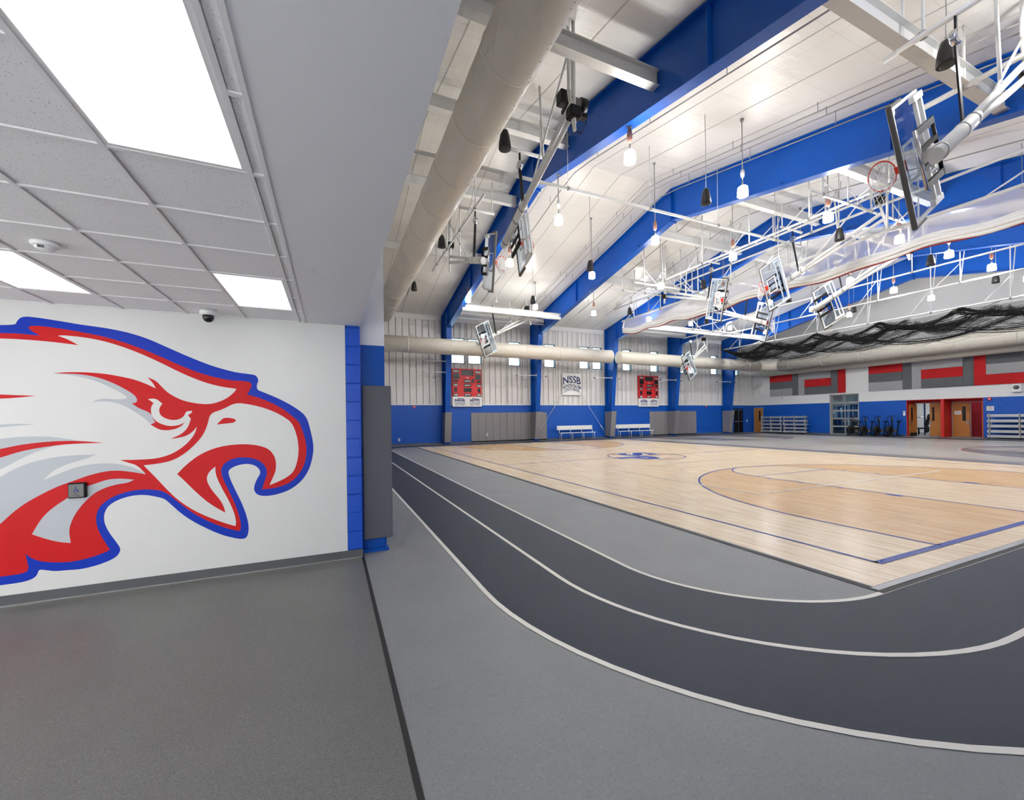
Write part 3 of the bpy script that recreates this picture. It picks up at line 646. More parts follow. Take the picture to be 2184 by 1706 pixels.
for i, (a, b) in enumerate(WINS):
    wn = struct('window_%d' % (i + 1), 'small high window, number %d from the left' % (i + 1))
    f = MB()
    for p, q in (((a, YF, WZ0), (a + 0.06, YF + 0.26, WZ1)), ((b - 0.06, YF, WZ0), (b, YF + 0.26, WZ1)), ((a, YF, WZ0), (b, YF + 0.26, WZ0 + 0.06)), ((a, YF, WZ1 - 0.06), (b, YF + 0.26, WZ1))): f.box(p, q)
    f.build('window_frame', 'window_dark', wn)
    s = MB()
    for p, q in (((a - 0.05, YF - 0.005, WZ0 - 0.06), (a, YF + 0.04, WZ1 + 0.06)), ((b, YF - 0.005, WZ0 - 0.06), (b + 0.05, YF + 0.04, WZ1 + 0.06)), ((a, YF - 0.005, WZ0 - 0.06), (b, YF + 0.04, WZ0)), ((a, YF - 0.005, WZ1), (b, YF + 0.04, WZ1 + 0.06))): s.box(p, q)
    s.build('window_trim', 'bright_white', wn)
    MB().box((a + 0.06, YF + 0.22, WZ0 + 0.06), (b - 0.06, YF + 0.23, WZ1 - 0.06)).build('pane', 'window_glass', wn)

# right gable wall with openings
GY0, GY1, GZ = 21.68, 24.05, 3.8          # glazed overhead door
AY0, AY1, AZ = 13.84, 18.27, 3.02         # red entrance recess
W2 = 3.03
wr = MB()
for y0, y1, z0, z1 in ((YN, AY0, 0, W2), (AY1, GY0, 0, W2), (GY1, YF, 0, W2), ): wr.box((XR, y0, z0), (XR + 0.25, y1 + (0.3 if y1 == YF else 0), z1))
wall_right = wr.build('wall_right', 'blue_block'); tag(wall_right, 'right gable wall, blue below and white above', kind='structure')
uw = MB()
for y0, y1, z0, z1 in ((YN, GY0, W2, 10.0), (GY1, YF, W2, 10.0), (GY0, GY1, GZ, 10.0)): uw.box((XR, y0, z0), (XR + 0.25, y1 + (0.3 if y1 == YF else 0), z1))
uw.poly([(XR, YN, 10.0), (XR, YF, 10.0), (XR, RIDGE_Y, RIDGE_Z + 0.1)], (0.25, 0, 0)); uw.build('upper_wall', 'white_block', wall_right)
for y0, y1 in ((YN, AY0), (AY1, GY0), (GY1, YF)): MB().box((XR - 0.012, y0, 0), (XR, y1, 0.1)).build('wall_base', 'base_grey', wall_right)
D = 1.1
rc = MB()
rc.box((XR - 0.004, AY1 - 0.03, 0), (XR + D, AY1, AZ)); rc.box((XR - 0.004, AY0, 0), (XR + D, AY0 + 0.03, AZ)); rc.box((XR - 0.004, 15.98, 0), (XR + D, 16.16, AZ - 0.001))
rc.box((XR + 0.002, AY0, AZ - 0.03), (XR + D, AY1, AZ - 0.001)); rc.box((XR + D, AY0, 2.78), (XR + D + 0.15, AY1, AZ)); rc.box((XR + D, 16.1, 0), (XR + D + 0.15, 16.25, 2.8)); rc.box((XR + D, 15.9, 0), (XR + D + 0.15, 16.1, 2.8)); rc.box((XR + D, 18.2, 0), (XR + D + 0.15, 18.3, 2.8))
rc = rc.build('wall_recess', 'recess_red'); tag(rc, 'bright red entrance recess in the right wall', kind='structure')

# ================================================================== DOORS
d = struct('door_1', 'black double exit door at the far right corner')
MB().box((41.1, YF - 0.03, 0), (41.16, YF + 0.1, 2.77)).box((42.69, YF - 0.03, 0), (42.75, YF + 0.1, 2.77)).box((41.16, YF - 0.03, 2.7), (42.69, YF + 0.1, 2.77)).build('door_frame', 'blue_steel', d)
for x0, x1 in ((41.17, 41.9), (41.95, 42.68)):
    lf = MB().bev((x0, YF + 0.02, 0.02), (x1, YF + 0.08, 2.68), 0.01).build('door_leaf', 'black', d)
    MB().bev((x0 + 0.06, YF - 0.05, 1.2), (x1 - 0.06, YF + 0.0, 1.29), 0.01).build('push_bar', 'chrome', lf)
    MB().bev((x0 + 0.2, YF - 0.02, 2.5), (x1 - 0.25, YF + 0.02, 2.6), 0.01).build('closer', 'chrome', lf)
MB().box((41.9, YF - 0.02, 0.02), (41.95, YF + 0.06, 2.7)).build('mullion', 'chrome', d)

def oak_leaf(par, p0, p1, h=2.66, win=True, sign=False):
    """door leaf standing between two floor points, with window strip and hardware on the gym side"""
    p0 = Vector((p0[0], p0[1], 0)); p1 = Vector((p1[0], p1[1], 0)); dv = (p1 - p0); Lg = dv.length; dv.normalize(); nv = Vector((dv.y, -dv.x, 0))
    if nv.x > 0: nv = -nv
    def X(a, b, z): return p0 + dv * a + nv * b + Vector((0, 0, z))
    def bx(a0, a1, b0, b1, z0, z1):
        return MB().add([X(a0, b0, z0), X(a1, b0, z0), X(a1, b1, z0), X(a0, b1, z0), X(a0, b0, z1), X(a1, b0, z1), X(a1, b1, z1), X(a0, b1, z1)], [(0, 3, 2, 1), (4, 5, 6, 7), (0, 1, 5, 4), (1, 2, 6, 5), (2, 3, 7, 6), (3, 0, 4, 7)])
    lf = bx(0, Lg, -0.025, 0.025, 0.02, h).build('door_leaf', 'oak', par)
    a0 = Lg * 0.58; wd = Lg * 0.2
    if win: bx(a0, a0 + wd, 0.024, 0.032, 1.28, 2.4).build('vision_panel', 'digit_black', lf)
    bx(Lg * 0.86, Lg * 0.95, 0.02, 0.06, 0.95, 1.35).build('handle', 'chrome', lf)
    bx(0.02, Lg - 0.02, 0.024, 0.03, 0.02, 0.3 if sign is None else 0.04).build('kick_plate', 'joint_black', lf)
    if sign:
        bx(Lg * 0.12, Lg * 0.5, 0.026, 0.034, 1.78, 2.08).build('notice', 'bright_white', lf)
        for q in range(3): bx(Lg * 0.17, Lg * 0.45, 0.034, 0.036, 1.84 + q * 0.08, 1.87 + q * 0.08).build('printed_line', 'felt_light', lf)
    return lf
d = struct('door_2', 'single oak door in the corner behind the folded bleachers')
MB().box((XR - 0.04, 30.74, 0), (XR + 0.02, 30.81, 2.79)).box((XR - 0.04, 31.79, 0), (XR + 0.02, 31.86, 2.79)).box((XR - 0.04, 30.81, 2.72), (XR + 0.02, 31.79, 2.79)).build('door_frame', 'grey_frame', d)
oak_leaf(d, (XR - 0.03, 31.79), (XR - 0.03, 30.81), 2.7)
# glazed overhead door
d = struct('door_3', 'glazed overhead door looking into the fitness room')
MB().box((XR - 0.02, GY0 - 0.02, 0), (XR + 0.3, GY0 + 0.05, GZ)).box((XR - 0.02, GY1 - 0.12, 0), (XR + 0.3, GY1 + 0.02, GZ)).box((XR - 0.02, GY0, GZ - 0.06), (XR + 0.3, GY1, GZ + 0.02)).build('door_frame', 'grey_frame', d)
g0, g1 = GY0 + 0.05, GY1 - 0.12; gm = (g0 + g1) / 2
for r in range(5):
    z0 = 0.02 + r * 0.745; z1 = z0 + 0.745
    s = MB()
    for a, b in (((g0, z0), (g1, z0 + 0.07)), ((g0, z1 - 0.07), (g1, z1)), ((g0, z0), (g0 + 0.05, z1)), ((g1 - 0.05, z0), (g1, z1)), ((gm - 0.04, z0), (gm + 0.04, z1))): s.box((XR + 0.1, a[0], a[1]), (XR + 0.16, b[0], b[1]))
    sec = s.build('door_section', 'grey_frame', d)
    for a, b in ((g0 + 0.05, gm - 0.04), (gm + 0.04, g1 - 0.05)): MB().box((XR + 0.125, a, z0 + 0.07), (XR + 0.135, b, z1 - 0.07)).build('pane', 'door_glass', sec)
k = (XR + D) / XR
d = struct('door_4', 'oak double door of the recess, left leaf swung open')
oak_leaf(d, (XR + D - 0.03, 18.05), (XR + 0.2, 18.18), 2.66, True, None)
lf = oak_leaf(d, (XR + D, 16.15 * k - 0.02), (XR + D, 16.8 * k), 2.72)
MB().box((XR + D - 0.04, 16.1 * k - 0.03, 0), (XR + D + 0.04, 16.15 * k - 0.02, 2.78)).box((XR + D - 0.04, 16.1 * k, 2.72), (XR + D + 0.04, 18.25 * k, 2.79)).build('door_frame', 'grey_frame', d)
d = struct('door_5', 'oak double door of the recess, right leaf swung away')
oak_leaf(d, (XR + D, 15.47 * k), (XR + D, 14.54 * k), 2.7, True, True)
oak_leaf(d, (XR + D + 0.05, 13.93 * k - 0.03), (XR + D + 0.95, 13.98 * k + 0.06), 2.7, False)
MB().box((XR + D - 0.04, 15.47 * k, 0), (XR + D + 0.04, 15.52 * k, 2.78)).box((XR + D - 0.04, 13.84 * k, 2.72), (XR + D + 0.04, 15.5 * k, 2.79)).box((XR + D - 0.04, 14.5 * k - 0.03, 0), (XR + D + 0.04, 14.53 * k - 0.03, 2.72)).build('door_frame', 'grey_frame', d)
MB().box((XR + D, 15.52 * k, 0), (XR + D + 0.15, 15.95, 2.8)).build('recess_side', 'recess_red', rc)

# fitness room beyond
fr = MB().box((54.0, 11.0, 0), (54.2, 28.0, 4.6)).box((XR + 0.25, 28.0, 0), (54.2, 28.2, 4.6)).box((XR + 0.25, 11.0, 0), (54.2, 11.2, 4.6)).build('wall_fitness', 'white_wall'); tag(fr, 'white walls of the fitness room seen through the doors', kind='structure')
tag(MB().box((XR + 1.3, 11.0, -0.2), (54.2, 28.2, 0.0)).build('floor_fitness', 'corridor_rubber'), 'dark floor of the fitness room', kind='structure')
ce = MB().box((XR + 0.25, 11.0, 4.6), (54.2, 28.2, 4.8)).build('ceiling_fitness', 'gypsum'); tag(ce, 'ceiling of the fitness room', kind='structure')
for i in range(14): MB().box((53.97, 21.0 + i * 0.45, 0.2), (54.0, 21.42 + i * 0.45, 4.55)).build('liner_panel', 'liner_panel', fr)
MB().box((53.6, 25.2, 0), (53.97, 26.1, 4.6)).build('column', 'blue_steel', fr)
MB().box((XR + 2.6, 11.2, 0), (XR + 2.7, 16.6, 3.0)).build('maroon_partition', 'maroon', fr)
for i, (x, y) in enumerate(((47.5, 22.5), (50.5, 22.5), (47.5, 26), (50.5, 18.5), (47.5, 18.5), (46.3, 14.2))):
    t = thing('ceiling_light', 'bright flat light on the fitness room ceiling, %s of six' % ORD[i], 'ceiling light', (x, y, 4.6), 'fitness room lights')
    MB().box((-0.62, -0.32, -0.05), (0.62, 0.32, 0.0)).build('housing', 'grid_white', t); MB().box((-0.58, -0.28, -0.056), (0.58, 0.28, -0.05)).build('diffuser', 'fitness_glow', t)
def machine(loc, rz, label):
    t = thing('weight_machine', label, 'weight machine', loc, 'weight machines behind the glazed door'); t.rotation_euler[2] = rz
    for x in (-0.5, 0.5): MB().bev((x - 0.05, -0.06, 0), (x + 0.05, 0.06, 2.75), 0.01).build('upright', 'machine_blue', t)
    MB().bev((-0.55, -0.06, 2.7), (0.55, 0.06, 2.85), 0.01).build('cross_beam', 'machine_blue', t)
    MB().bev((-0.6, -0.4, 0), (0.6, 0.9, 0.08), 0.01).build('base', 'black', t)
    for q in range(10): MB().box((-0.16, -0.12, 0.15 + q * 0.12), (0.16, 0.12, 0.25 + q * 0.12)).build('weight_plate', 'black', t)
    MB().bev((-0.2, 0.35, 0.55), (0.2, 0.85, 0.65), 0.02).build('seat', 'black', t)
    MB().bev((-0.18, 0.3, 0.7), (0.18, 0.38, 1.5), 0.02).build('backrest', 'black', t)
    MB().tube([(-0.4, 0.35, 2.2), (0.4, 0.35, 2.2)], 0.03).build('pull_bar', 'chrome', t)
    for x in (-0.3, 0.3): MB().tube([(x, 0.0, 2.7), (x, 0.35, 2.2)], 0.012, 6).build('cable', 'black', t)
    for x in (-0.25, 0.25): MB().tube([(x, 0.0, 0.1), (x, 0.0, 2.7)], 0.02, 6).build('guide_rod', 'chrome', t)
for i, (x, y, rz) in enumerate(((47.2, 23.3, 1.4), (47.0, 25.0, 1.2), (48.6, 25.6, 1.5), (49.2, 23.9, 1.7), (51.2, 26.6, 1.3), (51.0, 24.6, 1.8))):
    machine((x, y, 0), rz, 'dark blue weight machine in the fitness room, %s from the glazed door' % ORD[i])
t = thing('power_rack', 'dark power rack with stacked plates seen through the open door', 'power rack', (48.6, 19.1, 0))
for x in (-0.6, 0.6):
    for y in (-0.55, 0.55): MB().bev((x - 0.045, y - 0.045, 0), (x + 0.045, y + 0.045, 2.95), 0.008).build('post', 'machine_blue', t)
MB().bev((-0.64, -0.6, 2.88), (0.64, -0.5, 2.98), 0.01).build('cross_beam', 'machine_blue', t); MB().bev((-0.64, 0.5, 2.88), (0.64, 0.6, 2.98), 0.01).build('cross_beam', 'machine_blue', t)
MB().tube([(-0.62, -1.1, 1.55), (-0.62, 1.1, 1.55)], 0.03).build('barbell', 'chrome', t)
for y in (-0.85, -0.95, 0.85, 0.95): MB().lathe([(0.3, -0.03), (0.3, 0.03)], (-0.62, y, 1.55), 20, (0, 1, 0)).build('plate', 'black', t)
for z in (0.5, 1.1): 
    for y in (-0.68, 0.68): MB().lathe([(0.3, -0.05), (0.3, 0.05)], (-0.55, y, z), 20, (0, 1, 0)).build('plate', 'black', t)
MB().bev((-0.9, -0.18, 0.5), (0.4, 0.18, 0.62), 0.02).build('bench_pad', 'black', t)
MB().bev((-0.3, -0.05, 0.0), (-0.2, 0.05, 0.5), 0.02).build('bench_leg', 'black', t)

# ================================================================== STEEL FRAMES
HDEP = 1.6
def rafbot(y): return RIDGE_Z - 1.62 - 0.205 * abs(y - RIDGE_Y)
FR_LBL = ['blue steel roof frame nearest the round duct', 'blue steel roof frame carrying the second column from the left', 'blue steel roof frame behind the white divider curtain end', 'blue steel roof frame beyond the divider curtain', 'blue steel roof frame nearest the right gable wall']
for fi, fx in enumerate(FRAMES):
    t = thing('steel_frame', FR_LBL[fi], 'steel frame', (fx, RIDGE_Y, 0), 'blue rigid frames')
    def loc(o): o.location = (0, -RIDGE_Y, 0); return o
    yk = 30.35; zk = rafbot(yk)
    th = 0.02
    for s in (1, -1):
        def Y(y): return RIDGE_Y + s * (y - RIDGE_Y)
        web = [(RIDGE_Y, roofz(RIDGE_Y) - 0.01), (Y(31.85), roofz(31.85) - 0.01), (Y(31.85), zk), (Y(yk), zk), (RIDGE_Y, rafbot(RIDGE_Y))]
        loc(MB().poly([(-th, y, z) for y, z in web], (2 * th, 0, 0)).build('rafter_web', 'blue_steel', t))
        loc(MB().bar((0, RIDGE_Y, rafbot(RIDGE_Y)), (0, Y(yk), zk), 0.36, 0.04).build('bottom_flange', 'blue_steel', t))
        loc(MB().bar((0, RIDGE_Y, roofz(RIDGE_Y) - 0.04), (0, Y(31.85), roofz(31.85) - 0.04), 0.36, 0.04).build('top_flange', 'blue_steel', t))
        col = [(Y(31.85), zk + 0.02), (Y(yk), zk + 0.02), (Y(31.3), 0.0), (Y(31.85), 0.0)]
        loc(MB().poly([(-th, y, z) for y, z in col], (2 * th, 0, 0)).build('column_web', 'blue_steel', t))
        loc(MB().bar((0, Y(yk), zk), (0, Y(31.3), 0.0), 0.4, 0.04, (0, 1, 0)).build('column_flange', 'blue_steel', t))
        loc(MB().bar((0, Y(31.87), roofz(31.85)), (0, Y(31.87), 0.0), 0.4, 0.04, (0, 1, 0)).build('column_flange', 'blue_steel', t))
        loc(MB().box((-0.25, min(Y(31.2), Y(31.95)), 0), (0.25, max(Y(31.2), Y(31.95)), 0.04)).build('base_plate', 'blue_steel', t))
        for ys in (24.7, yk):
            loc(MB().box((-0.15, Y(ys) - 0.012, rafbot(ys)), (0.15, Y(ys) + 0.012, roofz(ys) - 0.05)).build('stiffener', 'blue_steel', t))
        for ys in (18.2, 21.3, 27.4):
            loc(MB().poly([(-0.02, Y(ys) - 0.1, rafbot(ys) + 0.02), (-0.02, Y(ys) + 0.1, rafbot(ys) + 0.02), (-0.02, Y(ys) + 0.1, rafbot(ys) + 0.2)], (-0.14, 0, 0)).build('flange_clip', 'blue_steel', t))
    loc(MB().box((-0.18, RIDGE_Y - 0.03, rafbot(RIDGE_Y) - 0.1), (0.18, RIDGE_Y + 0.03, roofz(RIDGE_Y) - 0.05)).build('ridge_splice', 'blue_steel', t))
    # protective column pad
    p = thing('column_pad', 'grey safety pad around the %s blue column from the left' % ORD[fi], 'safety pad', (fx, 31.4, 0), 'column pads')
    MB().poly([(-0.24, -0.55, 2.45), (-0.24, 0.5, 2.45), (-0.24, 0.5, 0.16), (-0.24, -0.24, 0.16)], (0.03, 0, 0)).build('side_panel', 'pad_grey', p)
    MB().poly([(0.21, -0.55, 2.45), (0.21, 0.5, 2.45), (0.21, 0.5, 0.16), (0.21, -0.24, 0.16)], (0.03, 0, 0)).build('side_panel', 'pad_grey', p)
    MB().add([(-0.26, -0.60, 2.47), (0.26, -0.60, 2.47), (0.26, -0.29, 0.15), (-0.26, -0.29, 0.15), (-0.26, -0.53, 2.47), (0.26, -0.53, 2.47), (0.26, -0.22, 0.15), (-0.26, -0.22, 0.15)], [(0, 1, 2, 3), (7, 6, 5, 4), (0, 4, 5, 1), (1, 5, 6, 2), (2, 6, 7, 3), (3, 7, 4, 0)]).build('front_panel', 'pad_grey', p)
# gable column at the opening
t = thing('gable_column', 'padded steel column at the edge of the corridor opening', 'column', (0.58, 6.62, 0))
MB().box((-0.17, -0.19, 0.04), (0.17, 0.19, 2.6)).build('lower_shaft', 'blue_steel', t)
MB().box((-0.172, -0.19, 2.6), (0.172, 0.19, 3.06)).build('blue_shaft', 'blue_steel', t)
MB().box((-0.172, -0.19, 3.06), (0.172, 0.19, roofz(6.62))).build('upper_shaft', 'gypsum', t)
MB().box((-0.17, -0.23, 0), (0.2, 0.23, 0.04)).build('base_plate', 'blue_steel', t)
for x in (-0.1, 0.15): MB().lathe([(0.018, 0), (0.018, 0.06), (0.008, 0.06), (0.008, 0.12)], (x, -0.2, 0.04), 8).build('anchor_bolt', 'blue_steel', t)
t = thing('column_pad', 'tall dark grey safety pad on the column at the opening', 'safety pad', (0.6, 6.4, 0), 'column pads')
MB().bev((-0.17, -0.0, 0.19), (0.24, 0.045, 2.46), 0.01).build('front_panel', 'pad_dark', t)
MB().bev((0.19, 0.04, 0.19), (0.24, 0.45, 2.46), 0.01).build('side_panel', 'pad_dark', t)

# ================================================================== DUCTS
def duct_run(name, label, p0, p1, r, joints, ends=(False, False), perf=None):
    p0 = Vector(p0); p1 = Vector(p1); t = thing(name, label, 'duct', tuple(p0)); Lg = (p1 - p0).length; dv = (p1 - p0) / Lg; q = p1 - p0
    prof = [(r, 0), (r, Lg)]
    if ends[0]: prof = [(0.0, -0.16), (r * 0.5, -0.13), (r * 0.85, -0.05)] + prof
    if ends[1]: prof = prof + [(r * 0.85, Lg + 0.05), (r * 0.5, Lg + 0.13), (0.0, Lg + 0.16)]
    MB().lathe(prof, (0, 0, 0), 40, dv).build('duct_body', 'duct_paint', t)
    src = None
    n = int(Lg / joints)
    for i in range(n + 1):
        o = dv * min(Lg, joints * (i + 0.35))
        if src is None: src = MB().lathe([(r, -0.03), (r + 0.014, -0.022), (r + 0.014, 0.022), (r, 0.03)], (0, 0, 0), 40, dv).build('joint_band', 'duct_paint', t); src.location = o
        else: piece(src, 'joint_band', t, o)
    if perf:
        mb = MB(); ax = Vector(dv); up = Vector((0, 0, 1)); sd = ax.cross(up).normalized(); cnt = int(Lg / perf)
        for ang in (-0.9, -0.55):
            nrm = sd * math.cos(ang) + up * math.sin(ang)
            for i in range(cnt):
                for e in ((0, 0.12) if i % 2 else (0,)):
                    c = ax * (0.4 + perf * i + e) + nrm * (r + 0.002); a = ax * 0.018; b = nrm.cross(ax) * 0.018
                    mb.add([c - a - b, c + a - b, c + a + b, c - a + b], [(0, 1, 2, 3)])
        o = mb.build('air_holes', 'joint_black', t, fix=False); o['kind'] = 'stuff'
    return t
duct_run('round_duct', 'large beige round duct running overhead along the left wall', (3.5, 0.9, 9.48), (3.5, 30.0, 9.48), 0.62, 2.05, perf=0.42)
duct_run('round_duct', 'long beige round duct across the far wall windows, left run', (0.9, 29.5, 7.26), (22.5, 29.5, 7.22), 0.57, 3.05, ends=(False, True))
duct_run('round_duct', 'beige round duct on the far wall starting at the third column', (23.45, 29.5, 7.2), (41.6, 29.5, 7.12), 0.56, 3.05, ends=(True, False))
t = thing('duct_elbow', 'curved duct elbow in the far right corner', 'duct', (41.6, 29.5, 7.12))
MB().tube([(1.5 * math.sin(a), 1.5 * (math.cos(a) - 1), 0) for a in [PI / 2 * i / 10 for i in range(11)]], 0.57, 28, False).build('elbow_body', 'duct_paint', t)
for a in (0.0, 0.5, 1.05, 1.55): 
    MB().torus((1.5 * math.sin(a), 1.5 * (math.cos(a) - 1), 0), (math.cos(a), -math.sin(a), 0), 0.572, 0.012, 28, 5).build('joint_band', 'duct_paint', t)
duct_run('round_duct', 'large beige round duct along the right gable wall', (43.1, 28.0, 7.12), (43.1, -0.5, 7.12), 0.6, 3.05, perf=0.9)
duct_run('round_duct', 'thinner white duct tucked under the right wall duct', (43.92, 30.6, 6.42), (43.92, -0.5, 6.42), 0.3, 3.05)
t = None

# ================================================================== SUPPORT BEAMS AND PIPES
def ibeam(label, x0, x1, y, z, hh=0.4, wd=0.26):
    t = thing('support_beam', label, 'steel beam', (x0, y, z), 'white support beams'); Lg = x1 - x0
    MB().box((0, -0.012, -hh / 2), (Lg, 0.012, hh / 2)).build('web', 'white_steel', t)
    MB().box((0, -wd / 2, -hh / 2 - 0.015), (Lg, wd / 2, -hh / 2)).build('lower_flange', 'white_steel', t)
    MB().box((0, -wd / 2, hh / 2), (Lg, wd / 2, hh / 2 + 0.015)).build('upper_flange', 'white_steel', t)
    for x in (0.02, Lg - 0.02): MB().box((x - 0.02, -0.04, -hh / 2), (x + 0.02, 0.04, hh / 2)).build('end_clip', 'white_steel', t)
bays = [(XL, 8.26), (8.34, 16.06), (16.14, 23.86), (23.94, 31.66), (31.74, 39.46)]
BM = [(0, 8.65, 11.12), (0, 13.2, 12.25), (0, 17.9, 12.3), (0, 22.9, 11.4), (1, 4.6, 9.92), (1, 27.0, 9.58), (1, 29.7, 9.76), (2, 8.9, 11.1), (2, 13.4, 12.2), (2, 17.9, 12.3), (2, 22.9, 11.3), (3, 13.4, 12.2), (3, 27.0, 9.5), (3, 29.7, 9.7), (4, 27.0, 9.5), (3, 17.9, 12.2)]
BN = ['left of the first blue frame', 'between the first and second blue frames', 'between the second and third blue frames', 'between the third and fourth blue frames', 'between the fourth and fifth blue frames']
for bi, y, z in BM:
    ys = sorted([b[1] for b in BM if b[0] == bi]); kk = ys.index(y)
    ibeam('white steel beam %s, %s from the near side' % (BN[bi], ORD[kk]), bays[bi][0], bays[bi][1], y, z)
def pipe_run(name, label, p0, p1, r, hang, up=None, xb=False, mat='white_steel', dia=False, hr=0.03):
    """straight pipe hung from the roof by rods, with optional diagonal bracing"""
    p0 = Vector(p0); p1 = Vector(p1); t = thing(name, label, 'pipe', tuple(p0), 'hung white pipes')
    MB().tube([(0, 0, 0), p1 - p0], r, 10).build('pipe', mat, t)
    n = max(2, int((p1 - p0).length / hang) + 1)
    for i in range(n):
        f = (i + 0.5) / n; c = (p1 - p0) * f; top = (roofz(p0.y + c.y) if up is None else up) - p0.z
        MB().tube([c, (c.x, c.y, top)], hr, 8).build('hanger', mat, t)
        MB().lathe([(r * 1.35, -0.05), (r * 1.35, 0.05)], c, 10, (p1 - p0).normalized()).build('clamp', 'conduit_grey', t)
        if xb:
            d_ = Vector((0, 1.1, 0)) if abs((p1 - p0).x) < 1 else Vector((1.1, 0, 0))
            MB().tube([c + Vector((0, 0, top * 0.35)), c + d_ + Vector((0, 0, 0.0))], r * 0.45, 6).build('diagonal_brace', mat, t)
            if dia: MB().tube([c, c + Vector((0.9, 0, top))], r * 0.45, 6).build('diagonal_brace', mat, t)
    return t
pipe_run('hung_pipe', 'long white pipe crossing the whole ceiling left to right', (2.3, 12.95, 10.35), (21.6, 12.95, 10.35), 0.06, 3.9, hr=0.013)
pipe_run('hung_pipe', 'white pipe above the folded divider curtain', (22.5, 27.8, 9.95), (22.5, 1.5, 9.95), 0.07, 3.1, xb=True)
pipe_run('hung_pipe', 'upper white pipe parallel to the divider curtain', (21.8, 28.0, 10.9), (21.8, 1.5, 10.9), 0.055, 5.2)
pipe_run('hung_pipe', 'white pipe that carries the black batting net', (36.0, 29.0, 8.5), (36.0, 1.5, 8.5), 0.06, 3.6, xb=True, dia=True)
pipe_run('hung_pipe', 'white pipe just left of the black batting net', (33.0, 28.5, 9.35), (33.0, 1.5, 9.35), 0.055, 3.9, xb=True, dia=True)
pipe_run('hung_pipe', 'thin white pipe farther left of the batting net', (30.2, 27.0, 9.9), (30.2, 1.5, 9.9), 0.05, 5.0)
pipe_run('hung_pipe', 'white pipe above the far scoreboard goal', (26.5, 25.2, 9.1), (33.5, 25.2, 9.1), 0.06, 2.4, xb=True)
pipe_run('hung_pipe', 'short white pipe above the middle folded goal', (17.0, 19.8, 10.1), (23.0, 19.8, 10.1), 0.06, 2.0, xb=True)
pipe_run('hung_pipe', 'white pipe above the middle goals, nearer its left side', (19.4, 24.0, 10.55), (19.4, 7.0, 10.55), 0.055, 3.0, xb=True, hr=0.035)
pipe_run('hung_pipe', 'white pipe above the middle goals, nearer the curtain', (21.5, 23.0, 11.3), (21.5, 8.0, 11.3), 0.055, 3.0, xb=True, dia=True, hr=0.035)
pipe_run('hung_pipe', 'white cross pipe behind the middle goals', (16.6, 21.6, 10.2), (22.2, 21.6, 10.2), 0.05, 2.2, xb=True, hr=0.03)
pipe_run('hung_pipe', 'white cross pipe in front of the middle goals', (16.6, 9.6, 10.35), (23.2, 9.6, 10.35), 0.05, 2.2, xb=True, hr=0.03)
pipe_run('hung_pipe', 'white pipe above the goals beyond the curtain', (26.6, 23.0, 10.3), (26.6, 6.0, 10.3), 0.055, 3.0, xb=True, dia=True, hr=0.035)
pipe_run('hung_pipe', 'white pipe above the edge-on goal near the duct', (5.6, 24.0, 10.7), (5.6, 15.0, 10.7), 0.05, 3.0, xb=True, hr=0.03)
# conduits following the roof slope
for i, (x, off, r) in enumerate(((4.9, 0.35, 0.022), (10.2, 0.45, 0.022), (14.3, 0.3, 0.016), (14.75, 0.28, 0.016), (15.25, 0.5, 0.022), (18.6, 0.4, 0.018), (21.3, 0.35, 0.018), (27.3, 0.35, 0.018), (34.8, 0.35, 0.018))):
    t = thing('conduit', 'thin pale conduit running up the roof slope, %s from the left wall' % ORD[i], 'conduit', (x, 0, 0), 'roof conduits')
    MB().tube([(0, 3.0, roofz(3) - off), (0, 14.6, roofz(14.6) - off), (0, 15.8, roofz(15.8) - off - 0.08), (0, 17.0, roofz(17.0) - off), (0, 28.5, roofz(28.5) - off)], r, 6).build('tube', 'conduit_grey', t)
    for y in (5, 8, 11, 14, 18, 21, 24, 27): MB().tube([(0, y, roofz(y) - off), (0, y, roofz(y))], 0.012, 5).build('hanger', 'conduit_grey', t)

